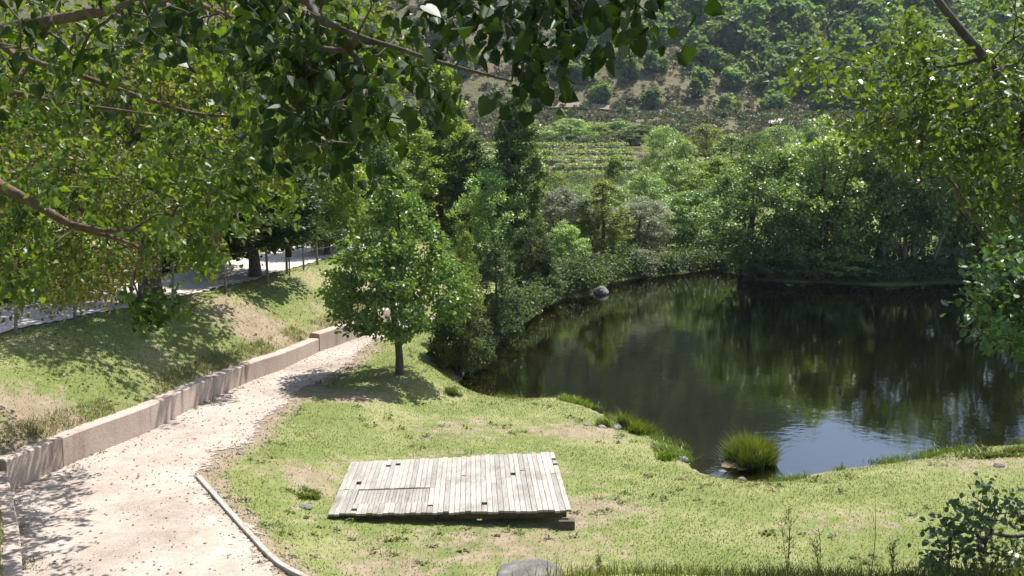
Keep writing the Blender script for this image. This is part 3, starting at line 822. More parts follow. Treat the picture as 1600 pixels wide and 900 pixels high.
# left poplar, lit from behind
b1 = (-8.6, 13.0, hz(-8.6, 13.0))
near_tree('poplar_tree', 'left poplar with backlit yellow-green leaves and brown limbs overhanging the bank', 'tree', b1,
    [(*b1[:2], b1[2] - .2, .30), (-8.5, 13.0, 3.6, .25), (-8.3, 13.1, 5.4, .21), (-8.0, 13.3, 8.0, .15), (-7.6, 13.6, 11.5, .05)],
    [[(-8.3, 13.1, 5.9, .10)] + L([(-60, 60, 11, .07), (0, 45, 10.8, .056), (150, 20, 10.6, .048), (290, -3, 10.6, .038), (420, -40, 10.6, .02)]),
     [(-8.3, 13.1, 5.2, .08)] + L([(-60, 50, 11.8, .045), (20, 85, 11.8, .034), (130, 120, 11.8, .029), (260, 165, 11.8, .022), (330, 180, 12, .017), (450, 182, 12, .009)]),
     [(-8.3, 13.1, 5.0, .07)] + L([(-40, 128, 11.4, .042), (0, 138, 11.4, .031), (80, 158, 11.4, .026), (170, 170, 11.4, .017), (260, 182, 11.4, .008)]),
     [(-8.4, 13.0, 4.4, .11)] + L([(-60, 262, 11.6, .08), (0, 290, 11.6, .06), (60, 322, 11.6, .05), (110, 350, 11.8, .04), (180, 372, 12, .024), (250, 392, 12.4, .012), (340, 360, 13.4, .006)]),
     L([(110, 350, 11.8, .033), (190, 362, 11.6, .02), (245, 335, 11.5, .01)]),
     L([(290, -3, 10.6, .03), (400, 40, 12.5, .02), (520, 70, 14, .012), (640, 120, 14.5, .006)])],
    [([(-120, -60), (470, -60), (560, 30), (540, 110), (430, 180), (430, 250), (395, 330), (320, 400), (250, 410), (160, 340), (60, 310), (-120, 300)], 320, 10.2, 15.5),
     ([(200, 460), (290, 468), (280, 488), (205, 490)], 10, 11, 11.5),
     ([(150, 210), (330, 200), (350, 330), (280, 400), (150, 380)], 110, 15.8, 19.5),
     ([(-120, 300), (170, 330), (175, 455), (-120, 478)], 50, 11.2, 14),
     ([(240, 250), (430, 240), (455, 320), (400, 350), (330, 410), (250, 400)], 80, 11.5, 15),
     ([(430, 20), (600, 30), (680, 80), (670, 120), (630, 180), (560, 210), (440, 180)], 65, 12, 15.5)],
    M['poplar'], M['bark_brown'], 24, .19, .080, .55, .25, 'heart', .0035, 21)

bo = (-11.2, 18.0, hz(-11.2, 18.0))
near_tree('olive_brown_tree', 'small leaved olive and ochre tree at the left edge in front of the road', 'tree', bo,
    [(*bo[:2], bo[2] - .2, .16), (-11.1, 18, 3.4, .14), (-10.9, 18, 4.6, .11), (-10.6, 18.1, 6.4, .05)],
    [[(-11.0, 18, 4.0, .06)] + L([(-60, 330, 17.5, .04), (60, 360, 17, .025), (160, 390, 17, .014), (220, 380, 17, .006)]),
     [(-10.9, 18, 4.8, .05)] + L([(-40, 240, 17.5, .03), (90, 270, 17.2, .018), (200, 280, 17, .007)])],
    [([(-120, 230), (170, 210), (265, 300), (245, 430), (170, 462), (60, 470), (-120, 480)], 230, 15, 19), ([(-120, 400), (230, 400), (225, 450), (120, 470), (-120, 482)], 60, 15, 18)],
    M['ochre'], M['bark_brown'], 26, .22, .075, .5, .2, 'oval', .003, 91)

# right overhanging tree
b2 = (6.6, 9.2, hz(6.6, 9.2))
near_tree('poplar_tree', 'right hand tree with bright green leaves and a dark slanting limb in the upper right', 'tree', b2,
    [(*b2[:2], b2[2] - .2, .24), (6.6, 9.2, 3.4, .2), (6.7, 9.3, 5.4, .17), (6.6, 9.5, 7.6, .12), (6.5, 9.8, 10, .04)],
    [[(6.65, 9.25, 4.3, .09)] + L([(1640, 255, 9, .052), (1600, 190, 9, .046), (1570, 135, 9, .043), (1540, 92, 9, .038), (1500, 45, 9, .033), (1465, 0, 9, .028), (1420, -60, 9, .016)]),
     [(6.6, 9.2, 3.6, .07)] + L([(1620, 430, 9.4, .05), (1560, 385, 9.5, .042), (1515, 328, 9.6, .036), (1485, 285, 9.6, .027), (1455, 248, 9.6, .018), (1400, 190, 9.6, .008)]),
     L([(1540, 92, 9, .022), (1450, 110, 9.2, .014), (1380, 140, 9.2, .009), (1290, 145, 9.2, .005)]),
     L([(1570, 135, 9, .02), (1500, 180, 9.2, .013), (1420, 200, 9.3, .007)])],
    [([(1248, 105), (1330, 70), (1390, 110), (1420, 50), (1470, 60), (1560, 90), (1690, 120), (1690, 380), (1560, 390), (1530, 320), (1490, 260), (1430, 250), (1360, 225), (1310, 180)], 230, 8.3, 10.6),
     ([(1480, -40), (1700, -60), (1700, 120), (1560, 60), (1500, 10)], 28, 8.0, 10.5),
     ([(1380, 110), (1640, 130), (1640, 240), (1500, 240), (1400, 220)], 60, 8.6, 10.4)],
    M['bright'], M['bark'], 24, .17, .052, .45, .35, 'heart', .003, 31)

b3 = (5.6, 8.0, hz(5.6, 8.0))
near_tree('alder_tree', 'glossy leaved alder branch hanging in from the right edge above the water', 'tree', b3,
    [(*b3[:2], b3[2] - .2, .11), (5.6, 8.0, 3.6, .09), (5.5, 8.05, 4.8, .07), (5.4, 8.1, 6.0, .03)],
    [[(5.55, 8.0, 4.3, .035)] + L([(1660, 420, 8, .022), (1600, 440, 8, .014), (1540, 470, 8, .007)])],
    [([(1640, 365), (1570, 385), (1515, 440), (1505, 470), (1530, 515), (1560, 530), (1590, 560), (1650, 565), (1700, 450)], 150, 7.6, 8.6)],
    M['alder'], M['bark'], 12, .12, .072, .15, 1.6, 'oval', .0028, 41)

b4 = (4.5, 8.3, hz(4.5, 8.3))
near_tree('alder_shrub', 'dark glossy leaved shrub with white sun glints in the bottom right corner', 'shrub', b4,
    [(*b4[:2], b4[2] - .2, .05), (4.45, 8.3, b4[2] + .3, .04), (4.35, 8.3, b4[2] + .6, .02)],
    [[(4.45, 8.3, b4[2] + .35, .025)] + L([(1640, 825, 8.2, .02), (1590, 838, 8.2, .015), (1540, 832, 8.2, .008)])],
    [([(1535, 760), (1600, 765), (1690, 770), (1690, 930), (1445, 930), (1450, 860), (1480, 800), (1500, 785)], 150, 7.7, 8.9)],
    M['alder'], M['bark'], 11, .10, .062, .1, 1.4, 'oval', .0025, 51)

# ---- whole trees standing in the landscape
PROFILES = {
    'round': lambda h: np.sqrt(np.clip(1 - (2 * h - .9) ** 2 / 1.25, 0, 1)),
    'drop':  lambda h: np.clip(np.sin(math.pi * np.clip(h, 0, 1) ** .55), 0, 1) ** .95,
    'egg':   lambda h: np.clip(np.sin(math.pi * np.clip(h, 0, 1) ** .62), 0, 1) ** .75,
    'cone':  lambda h: np.clip(1.05 - h, 0, 1) ** .75 * np.clip(h * 6 + .35, 0, 1),
    'column': lambda h: np.clip(np.sin(math.pi * np.clip(h * .93 + .07, 0, 1) ** .8), 0, 1) ** .6,
    'bush':  lambda h: np.sqrt(np.clip(1 - h * h * .97, 0, 1)),
}
def tree_parts(seed, Hh, W, clear, prof, natt, nleaf, rad, size, tr, stems=1, hang=.1, flat=.9, lean=(0, 0), squash=1.0):
    """geometry about the origin: returns tubes, leaf arrays, v"""
    rng = np.random.default_rng(seed)
    tr_l = []
    for s in range(stems):
        a = rng.uniform(0, 6.28); o = (.08 * W * s, .3 * W * (s > 0))
        top = np.array([math.cos(a) * o[1] + lean[0], math.sin(a) * o[1] + lean[1], Hh * (.93 if s == 0 else .75)])
        w = rng.normal(size=(3, 2)) * .03 * W
        bx, by = math.cos(a) * o[0], math.sin(a) * o[0]
        r0 = tr * (1 if s == 0 else .7)
        tr_l.append(np.array([(bx, by, -.15, r0 * 1.35), (bx, by, .12 * Hh, r0), (bx * .7 + top[0] * .3 + w[0, 0], by * .7 + top[1] * .3 + w[0, 1], .38 * Hh, r0 * .75),
                              (top[0] * .65 + w[1, 0], top[1] * .65 + w[1, 1], .66 * top[2], r0 * .45), (top[0], top[1], top[2], r0 * .1)]))
    # lobes give the outline its unevenness
    nl = 9; la = rng.uniform(0, 6.28, nl); lh = rng.uniform(0, 1, nl); lw = rng.uniform(-.28, .22, nl)
    h = rng.random(natt * 3); th_ = rng.uniform(0, 6.28, natt * 3); rr = rng.random(natt * 3) ** .45
    mod = np.ones(len(h))
    for a, b, c in zip(la, lh, lw):
        mod += c * np.exp(-((np.angle(np.exp(1j * (th_ - a)))) ** 2 / .5 + (h - b) ** 2 / .03))
    pr = PROFILES[prof](h) * mod * W / 2
    keep = rng.random(len(h)) < (PROFILES[prof](h) * .9 + .1)
    h, th_, rr, pr = h[keep][:natt], th_[keep][:natt], rr[keep][:natt], pr[keep][:natt]
    zz = clear + h * (Hh - clear)
    A = np.stack([np.cos(th_) * rr * pr + lean[0] * h, np.sin(th_) * rr * pr * squash + lean[1] * h, zz], 1)
    tubes = grow(tr_l, A, max(.004, tr * .05), seed=seed, up=.9, wob=.07)
    order = [t for t in tubes if t[2] is not None]
    At = np.array([t[0][-1] for t in order]); Fm = np.array([t[0][-2] for t in order])
    k = len(At)
    pos = np.repeat(At, nleaf, 0) + rdir(k * nleaf, rng) * (rng.random((k * nleaf, 1)) ** .6) * rad * np.array([1.05, 1.05, .75])
    outv = unit(pos - np.array([lean[0] * .5, lean[1] * .5, clear + .35 * (Hh - clear)]))
    D = unit(rdir(k * nleaf, rng) + outv * .6 + np.array([0, 0, -hang]))
    Nn = unit(rdir(k * nleaf, rng) * 1.0 + outv * .5 + np.array([0, 0, flat]))
    S = size * rng.uniform(.6, 1.25, k * nleaf)
    v = np.clip(np.repeat(rng.random(k), nleaf) * .5 + rng.random(k * nleaf) * .5, 0, 1)
    return tubes, (pos, D, Nn, S), v

PROTO = {}
def proto(key, leafm, barkm, shape='quad', **kw):
    tubes, leaf, v = tree_parts(**kw)
    PROTO[key] = (tubes_mesh('trunk', tubes, barkm, 5), leaf_mesh('crown', *leaf, shape, leafm, v), kw['Hh'], kw['W'])

def place(key, name, label, cat, x, y, z, Ht, Wd, rz, group=None, mat=None):
    tm, cm, h0, w0 = PROTO[key]
    root = empty(name, (x, y, z), rz); root.scale = (Wd / w0, Wd / w0, Ht / h0)
    tag(root, label, cat, group)
    link('trunk', tm, root)
    c = link('crown', cm, root)
    if mat:
        c.material_slots[0].link = 'OBJECT'; c.material_slots[0].material = mat
    return root

def stand(key, name, label, cat, px, ytop, ybase, Y, wpx, rz, group=None, mat=None):
    """a tree whose foot stands at depth Y on the land under column px, its top at row ytop"""
    X = (px - 800) / F * Y * 1.0
    z = hz(X, Y)
    top = PD(px, ytop, Y)[2]
    return place(key, name, label, cat, X, Y, z - .05, max(top - z, .4), wpx / F * Y, rz, group, mat)

# the young tree on the path's edge
yb = P(624, 597, .2); yz = hz(yb[0], yb[1])
tubes, leaf, v = tree_parts(seed=5, Hh=4.7, W=3.2, clear=.9, prof='drop', natt=200, nleaf=80, rad=.27, size=.105, tr=.085, hang=.15, flat=.5)
off = np.array([yb[0], yb[1], yz])
finish_tree('young_tree', 'round crowned young tree with slim trunk at the path edge in mid picture', 'tree', None, off,
            [[t + off, r, i] for t, r, i in tubes], (leaf[0] + off, *leaf[1:]), M['bark'], M['young'], v=v, shape='oval')

tb = P(240, 458, 2.2); tb = np.array([tb[0], tb[1], hz(tb[0], tb[1])])
tubes, leaf, v = tree_parts(seed=120, Hh=8.4, W=6.4, clear=2.2, prof='round', natt=260, nleaf=80, rad=.5, size=.14, tr=.24, hang=.15, flat=.5, lean=(3.4, -.4))
finish_tree('roadside_tree', 'olive and ochre leaved tree with a thick dark leaning trunk beside the pale road', 'tree', None, tb,
            [[t + tb, r, i] for t, r, i in tubes], (leaf[0] + tb, *leaf[1:]), M['bark'], M['ochre'], v=v, shape='oval')
proto('fan', M['mid'], M['bark_pale'], seed=121, Hh=8, W=6.0, clear=2.7, prof='round', natt=150, nleaf=90, rad=.55, size=.18, tr=.15, stems=5)
proto('broad1', M['mid'], M['bark'], seed=101, Hh=7, W=6, clear=.4, prof='round', natt=170, nleaf=100, rad=.56, size=.18, tr=.16, stems=1)
proto('broad2', M['mid'], M['bark'], seed=102, Hh=7, W=5.6, clear=.4, prof='egg', natt=170, nleaf=100, rad=.52, size=.17, tr=.16, stems=3)
proto('broad3', M['mid'], M['bark'], seed=103, Hh=7, W=6.4, clear=.6, prof='round', natt=165, nleaf=100, rad=.58, size=.18, tr=.17, stems=4)
proto('tall1', M['mid'], M['bark'], seed=104, Hh=9, W=3.4, clear=.8, prof='egg', natt=130, nleaf=90, rad=.42, size=.16, tr=.14)
proto('poplar1', M['mid'], M['bark'], seed=105, Hh=10, W=2.6, clear=.6, prof='column', natt=170, nleaf=105, rad=.38, size=.18, tr=.14, hang=-.3)
proto('poplar2', M['mid'], M['bark'], seed=106, Hh=10, W=3.0, clear=.9, prof='column', natt=140, nleaf=75, rad=.45, size=.18, tr=.13, hang=-.3)
proto('bush1', M['mid'], M['bark'], seed=107, Hh=2.2, W=2.8, clear=.05, prof='bush', natt=90, nleaf=80, rad=.32, size=.11, tr=.04, stems=3)
proto('bush2', M['mid'], M['bark'], seed=108, Hh=3.2, W=2.6, clear=.1, prof='egg', natt=110, nleaf=90, rad=.34, size=.12, tr=.06, stems=2)
proto('willow', M['grey'], M['bark'], 'slim', seed=109, Hh=5, W=4.2, clear=.5, prof='round', natt=130, nleaf=130, rad=.5, size=.24, tr=.12, stems=3, hang=.3)
proto('dense', M['dark'], M['bark'], seed=110, Hh=7, W=4.6, clear=1.2, prof='egg', natt=150, nleaf=130, rad=.55, size=.17, tr=.2)
proto('smallcone', M['mid'], M['bark'], seed=111, Hh=4, W=2.6, clear=.3, prof='cone', natt=80, nleaf=80, rad=.4, size=.2, tr=.08)

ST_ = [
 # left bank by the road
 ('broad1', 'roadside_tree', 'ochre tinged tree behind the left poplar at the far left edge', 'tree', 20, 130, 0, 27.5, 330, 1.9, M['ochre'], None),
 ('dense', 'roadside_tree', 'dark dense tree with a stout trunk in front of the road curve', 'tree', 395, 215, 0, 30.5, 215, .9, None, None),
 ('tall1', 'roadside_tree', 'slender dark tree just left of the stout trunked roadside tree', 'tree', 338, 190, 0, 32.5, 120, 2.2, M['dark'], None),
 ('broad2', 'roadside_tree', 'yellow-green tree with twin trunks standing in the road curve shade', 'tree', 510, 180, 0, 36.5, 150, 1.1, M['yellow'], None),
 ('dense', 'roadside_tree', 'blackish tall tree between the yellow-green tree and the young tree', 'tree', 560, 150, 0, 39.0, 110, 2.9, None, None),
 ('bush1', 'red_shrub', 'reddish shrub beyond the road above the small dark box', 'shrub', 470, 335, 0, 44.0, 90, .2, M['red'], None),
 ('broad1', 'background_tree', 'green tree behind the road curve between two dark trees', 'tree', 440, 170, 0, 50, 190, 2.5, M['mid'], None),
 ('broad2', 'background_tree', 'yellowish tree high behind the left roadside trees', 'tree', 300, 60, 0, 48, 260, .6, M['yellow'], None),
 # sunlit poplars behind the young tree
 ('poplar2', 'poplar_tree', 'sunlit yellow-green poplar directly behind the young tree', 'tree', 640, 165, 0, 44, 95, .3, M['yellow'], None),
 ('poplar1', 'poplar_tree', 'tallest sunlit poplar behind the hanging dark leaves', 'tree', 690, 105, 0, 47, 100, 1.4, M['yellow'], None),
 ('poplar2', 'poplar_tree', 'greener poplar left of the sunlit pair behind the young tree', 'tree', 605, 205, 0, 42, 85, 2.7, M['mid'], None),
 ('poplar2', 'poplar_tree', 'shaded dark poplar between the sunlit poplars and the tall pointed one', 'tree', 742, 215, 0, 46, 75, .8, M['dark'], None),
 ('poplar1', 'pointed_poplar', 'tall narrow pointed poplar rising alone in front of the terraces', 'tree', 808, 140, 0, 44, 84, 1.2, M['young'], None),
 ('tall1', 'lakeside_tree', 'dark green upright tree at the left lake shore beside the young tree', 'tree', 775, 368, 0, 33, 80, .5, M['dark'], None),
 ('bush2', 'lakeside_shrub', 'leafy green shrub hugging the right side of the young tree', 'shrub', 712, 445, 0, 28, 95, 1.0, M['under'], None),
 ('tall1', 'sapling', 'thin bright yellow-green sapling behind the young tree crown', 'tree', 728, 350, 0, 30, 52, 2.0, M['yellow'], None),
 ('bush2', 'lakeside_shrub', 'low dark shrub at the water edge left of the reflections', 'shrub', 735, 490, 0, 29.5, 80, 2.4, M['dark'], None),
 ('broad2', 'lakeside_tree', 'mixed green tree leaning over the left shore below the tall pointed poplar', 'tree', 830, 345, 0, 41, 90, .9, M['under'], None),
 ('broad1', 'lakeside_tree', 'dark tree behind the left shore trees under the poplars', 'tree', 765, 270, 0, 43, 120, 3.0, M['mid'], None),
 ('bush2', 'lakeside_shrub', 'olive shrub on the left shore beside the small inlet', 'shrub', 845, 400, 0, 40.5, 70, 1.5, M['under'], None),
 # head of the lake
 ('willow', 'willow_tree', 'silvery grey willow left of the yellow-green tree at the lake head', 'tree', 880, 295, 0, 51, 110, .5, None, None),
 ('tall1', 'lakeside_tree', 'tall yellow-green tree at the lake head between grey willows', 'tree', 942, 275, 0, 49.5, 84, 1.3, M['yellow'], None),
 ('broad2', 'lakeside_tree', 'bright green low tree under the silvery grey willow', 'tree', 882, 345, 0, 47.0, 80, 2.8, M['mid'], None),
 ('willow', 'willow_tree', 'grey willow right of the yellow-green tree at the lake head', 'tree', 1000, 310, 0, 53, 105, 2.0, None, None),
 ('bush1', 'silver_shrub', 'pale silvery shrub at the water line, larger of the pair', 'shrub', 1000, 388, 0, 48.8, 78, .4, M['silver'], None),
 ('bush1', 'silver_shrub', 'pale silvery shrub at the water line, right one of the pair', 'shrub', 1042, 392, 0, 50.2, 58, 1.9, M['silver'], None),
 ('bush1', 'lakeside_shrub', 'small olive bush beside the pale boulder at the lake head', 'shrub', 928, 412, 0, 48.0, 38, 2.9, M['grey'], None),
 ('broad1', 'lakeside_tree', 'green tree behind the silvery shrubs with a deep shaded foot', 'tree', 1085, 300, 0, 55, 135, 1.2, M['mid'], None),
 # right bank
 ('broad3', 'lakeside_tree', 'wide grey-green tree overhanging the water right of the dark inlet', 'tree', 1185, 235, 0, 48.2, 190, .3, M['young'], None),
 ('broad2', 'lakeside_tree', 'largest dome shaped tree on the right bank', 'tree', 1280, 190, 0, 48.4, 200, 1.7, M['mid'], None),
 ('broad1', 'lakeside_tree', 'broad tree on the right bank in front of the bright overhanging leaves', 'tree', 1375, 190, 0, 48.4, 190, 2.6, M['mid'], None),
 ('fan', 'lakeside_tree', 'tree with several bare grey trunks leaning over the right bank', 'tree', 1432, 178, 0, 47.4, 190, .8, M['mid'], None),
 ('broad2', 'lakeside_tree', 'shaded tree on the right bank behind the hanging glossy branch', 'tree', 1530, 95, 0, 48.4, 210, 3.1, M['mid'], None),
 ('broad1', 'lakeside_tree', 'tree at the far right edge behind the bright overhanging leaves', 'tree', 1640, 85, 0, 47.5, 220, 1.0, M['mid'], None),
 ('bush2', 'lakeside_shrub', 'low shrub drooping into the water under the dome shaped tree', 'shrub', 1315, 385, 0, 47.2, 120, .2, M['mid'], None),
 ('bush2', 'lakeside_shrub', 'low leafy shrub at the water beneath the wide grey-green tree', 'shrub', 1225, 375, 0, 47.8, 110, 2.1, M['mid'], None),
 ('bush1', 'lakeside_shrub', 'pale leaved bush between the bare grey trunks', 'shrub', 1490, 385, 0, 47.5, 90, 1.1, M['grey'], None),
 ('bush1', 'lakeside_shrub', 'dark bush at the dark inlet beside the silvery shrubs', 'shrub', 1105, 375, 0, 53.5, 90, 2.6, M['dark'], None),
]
for k, nm, lb, ct, px, yt, _, Y, w, rz, mt, _b in ST_:
    stand(k, nm, lb, ct, px, yt, _, Y, w, rz, None, mt)

# second row in the valley, beyond the lake
rng = np.random.default_rng(77)
row2 = [(890, 186, 134, 70), (925, 190, 137, 60), (965, 186, 139, 60), (1000, 193, 132, 75), (1035, 200, 96, 65), (1060, 210, 88, 70), (1100, 195, 100, 75), (1140, 205, 90, 70), (1175, 212, 80, 80),
        (1010, 265, 66, 80), (1060, 250, 70, 85), (1120, 240, 68, 90), (1215, 200, 84, 90), (1255, 190, 90, 80), (960, 290, 62, 70), (905, 290, 64, 60), (860, 270, 66, 70), (1330, 190, 80, 110), (1430, 190, 80, 120), (1530, 150, 84, 130), (1620, 130, 86, 130),
        (700, 190, 72, 110), (640, 160, 80, 120), (560, 130, 82, 130), (470, 110, 84, 140), (360, 60, 78, 150), (220, 40, 76, 160), (90, 40, 74, 170), (-30, 60, 70, 170), (750, 235, 80, 90)]
keys = ['broad1', 'broad2', 'broad3', 'tall1']
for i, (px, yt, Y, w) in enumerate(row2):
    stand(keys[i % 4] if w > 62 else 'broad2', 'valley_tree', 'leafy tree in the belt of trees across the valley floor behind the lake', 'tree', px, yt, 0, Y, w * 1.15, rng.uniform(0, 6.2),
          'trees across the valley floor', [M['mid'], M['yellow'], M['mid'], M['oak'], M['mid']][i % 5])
stand('smallcone', 'conical_tree', 'small conical bright green tree standing by the terraces', 'tree', 960, 240, 0, 98, 34, .3, None, M['yellow'])

# ---- hillside woodland
def hill_tree_mesh(seed, shape):
    rng = np.random.default_rng(seed)
    nc = 26
    h = rng.random(nc); a = rng.uniform(0, 6.28, nc); r = rng.random(nc) ** .5
    pr = PROFILES[shape](h)
    C = np.stack([np.cos(a) * r * pr * .40, np.sin(a) * r * pr * .40, .16 + h * .66], 1)
    n = 26
    pos = np.repeat(C, n, 0) + rdir(nc * n, rng) * rng.uniform(.5, 1, (nc * n, 1)) * .17
    o = unit(pos - np.array([0, 0, .42]))
    D = unit(rdir(nc * n, rng) + o * .4); Nn = unit(rdir(nc * n, rng) * .8 + o * .7 + np.array([0, 0, .8]))
    V, f, k = leaf_arrays(pos, D, Nn, .115 * rng.uniform(.6, 1.3, nc * n), 'puff')
    v = np.clip(np.repeat(rng.random(nc), n) * .4 + rng.random(nc * n) * .6, 0, 1)
    mb = MB(); mb.tube([(0, 0, -.08), (0, 0, .3), (0.01, 0, .75)], [.03, .022, .006], 5)
    tv = np.concatenate(mb.v); tf = [np.array([q[0] for q in l], np.int32) + len(V) for l in mb.f.values()]
    return V, f, v, tv, tf
HT = []
for s, sh in [(201, 'round'), (202, 'egg'), (203, 'round'), (204, 'round'), (205, 'egg')]:
    V, f, v, tv, tf = hill_tree_mesh(s, sh)
    me = mesh_np('hill_tree', np.concatenate([V, tv]), [f] + tf, M['oak'], {'v': ('FACE', np.concatenate([v, np.full(sum(len(q) for q in tf), .1)]))})
    me.materials.append(M['bark'])
    mi = np.zeros(len(me.polygons), np.int32); mi[len(f):] = 1; me.polygons.foreach_set('material_index', mi)
    HT.append((me, V, f, v))
rng = np.random.default_rng(303)
cand = []
def woody(px, py, x, y):
    # woodland thickens up and to the right
    s = (px - 905) / 420 - (py - 10) / 210 + .55 * float(fbm(np.array([x / 26]), np.array([y / 26]), 61, 3)[0]) * 2
    return s
tries = 0
near_list, rest = [], []
def ok_space(x, y, lst, r):
    return all((x - a) ** 2 + (y - b) ** 2 > r * r for a, b, *_ in lst[-400:])
cells = {}
while tries < 60000:
    tries += 1
    x, y = rng.uniform(-70, 200), rng.uniform(172, 430)
    if (x + 70) > 270: continue
    z = hz(x, y) if False else None
    cand.append((x, y))
cand = np.array(cand[:60000]); cz = height(cand[:, 0], cand[:, 1], False)
cpx, cpy = proj(np.stack([cand[:, 0], cand[:, 1], cz], 1))
fb = fbm(cand[:, 0] / 24, cand[:, 1] / 24, 61, 3)
score = (cpx - 945) / 330 - (cpy - 20) / 190 + 1.5 * fb
score = np.where(cpy < -20, np.maximum(score, .3 + fb), score)
occ = {}
def free(x, y, r):
    c = 4.0; i0, j0 = int(x // c), int(y // c)
    for i in range(i0 - 2, i0 + 3):
        for j in range(j0 - 2, j0 + 3):
            for a, b, q in occ.get((i, j), ()):
                if (a - x) ** 2 + (b - y) ** 2 < (.5 * (r + q)) ** 2: return False
    occ.setdefault((i0, j0), []).append((x, y, r)); return True
for (x, y), z, px, py, sc in zip(cand, cz, cpx, cpy, score):
    pden = 1 / (1 + math.exp(-(sc - .15) * 5))
    vis = (560 < px < 1640) and (-45 < py < 200)
    if rng.random() > pden * .9 + .012: continue
    s = rng.uniform(3.6, 7.0) * (1.0 if sc > .3 else .72)
    if not free(x, y, s * .66): continue
    (near_list if vis else rest).append((x, y, z, s, px, py))
near_list.sort(key=lambda q: -q[3] / q[1])
print('hill trees in view', len(near_list), 'beyond', len(rest))
rest += near_list[290:]
for i, (x, y, z, s, px, py) in enumerate(near_list[:290]):
    o = link('hillside_tree', HT[int(rng.integers(0, 5)) if rng.random() < .5 else int(rng.integers(0, 4))][0])
    o.location = (x, y, z - .1); o.rotation_euler = (0, 0, rng.uniform(0, 6.28)); w = s * rng.uniform(.9, 1.15); o.scale = (w, w, s * rng.uniform(.85, 1.15))
    tag(o, 'small rounded dark green tree of the wood scattered over the far hillside', 'tree', 'trees on the far hillside')
# the rest of the wood: one mass
VV, FF, vv, n0 = [], [], [], 0
rest = rest[:2600]
for x, y, z, s, *_ in rest:
    _, V, f, v = HT[int(rng.integers(0, 4))]
    sel = rng.random(len(f)) < .42
    f2 = f[sel]; a = rng.uniform(0, 6.28); ca, sa = math.cos(a), math.sin(a)
    V4 = V.reshape(-1, 4, 3)[sel].reshape(-1, 3)
    V4 = V4.reshape(-1, 4, 3); cen = V4.mean(1, keepdims=True); V4 = (cen + (V4 - cen) * 1.5).reshape(-1, 3) * s
    Vr = np.stack([V4[:, 0] * ca - V4[:, 1] * sa + x, V4[:, 0] * sa + V4[:, 1] * ca + y, V4[:, 2] + z - .1], 1)
    VV.append(Vr); FF.append(np.arange(len(Vr)).reshape(-1, 4) + n0); n0 += len(Vr); vv.append(v[sel] * .7 + .3 * rng.random())
wm = mesh_np('far_wood', np.concatenate(VV), [np.concatenate(FF)], M['oak'], {'v': ('FACE', np.concatenate(vv))})
tag(link('far_wood', wm), 'continuous dark green woodland covering the upper hillside', 'woodland', kind='stuff')

# scrub on the open slope and rough growth at its foot
rng = np.random.default_rng(404)
n = 15000
x = rng.uniform(-60, 110, n); y = 128 + 200 * rng.random(n) ** 1.2
z = height(x, y, False); px, py = proj(np.stack([x, y, z], 1))
k = (px > 520) & (px < 1560) & (py > -60) & (py < 250); x, y, z = x[k], y[k], z[k]
sz = rng.uniform(.5, 1.5, len(x)) * (.5 + rng.random(len(x)))
m_ = 56
C = np.repeat(np.stack([x, y, z + sz * .3], 1), m_, 0); sr = np.repeat(sz, m_)
o = rdir(len(C), rng); o[:, 2] = np.abs(o[:, 2]) * .8
pos = C + o * sr[:, None] * .6 * rng.uniform(.4, 1, (len(C), 1))
v = np.clip(np.repeat(.95 * rng.random(len(x)), m_) + .12 * rng.random(len(C)) , 0, 1)
sm = leaf_mesh('scrub', pos, unit(rdir(len(C), rng) + o * .3), unit(rdir(len(C), rng) * .6 + o), sr * .2 * rng.uniform(.6, 1.3, len(C)), 'puff', M['scrub'], v)
tag(link('scrub', sm), 'grey brown heath scrub covering the open slope', 'scrub', kind='stuff')
# understory on the far banks (low growth between the tree feet)
n = 5200
x = rng.uniform(-30, 45, n); y = rng.uniform(34, 105, n)
ins = inside(x, y, LAKE); dl_, _ = pline_dist(x, y, LAKE + [LAKE[0]])
rd = inside(x, y, ROAD); dr_, _ = pline_dist(x, y, ROAD + [ROAD[0]])
k = ~ins & (dl_ > .25) & ~rd & (dr_ > .5) & ~((x < -2.5) & (y < 40)) & ~((y < 41.5) & (x < 3)); x, y = x[k], y[k]; z = height(x, y)
fs = np.array(far_shore); fi = rng.integers(0, len(fs) - 1, 900); ft = rng.random((900, 1))
sp = fs[fi] + (fs[fi + 1] - fs[fi]) * ft + np.array([0, 1]) * rng.uniform(0, 1.6, (900, 1))
sp = sp[(sp[:, 1] > 33) & ~inside(sp[:, 0], sp[:, 1], LAKE)]
ri = rng.integers(0, len(rn) - 1, 420); rt = rng.random((420, 1)); rp_ = rn + nrm2 * 2.6
hp_ = rp_[ri] + (rp_[ri + 1] - rp_[ri]) * rt + np.array([-1, .3]) * rng.uniform(.6, 2.6, (420, 1))
tx_ = rng.uniform(-4, 13, 300); ty_ = rng.choice([106, 110, 114.5, 119, 123.5], 300) - 1.2 * np.sin(tx_ * .35) + rng.uniform(.35, 1.0, 300)
n_main = len(x) + len(sp) + len(hp_)
x = np.r_[x, sp[:, 0], hp_[:, 0]]; y = np.r_[y, sp[:, 1], hp_[:, 1]]; z = height(x, y)
sz = rng.uniform(.3, .9, len(x)) * np.where(y > 60, 1.4, 1)
m_ = 60
C = np.repeat(np.stack([x, y, z + sz * .35], 1), m_, 0); sr = np.repeat(sz, m_)
o = rdir(len(C), rng); o[:, 2] = np.abs(o[:, 2]) * 1.1
pos = C + o * sr[:, None] * (.3 + .5 * rng.random((len(C), 1)))
um = leaf_mesh('undergrowth', pos, unit(rdir(len(C), rng) + o * .3), unit(rdir(len(C), rng) * .8 + o + np.array([0, 0, .6])), .12 * rng.uniform(.6, 1.3, len(C)), 'quad', M['under'], np.clip(np.repeat(rng.random(len(x)), m_) * .7 + .3 * rng.random(len(C)), 0, 1))
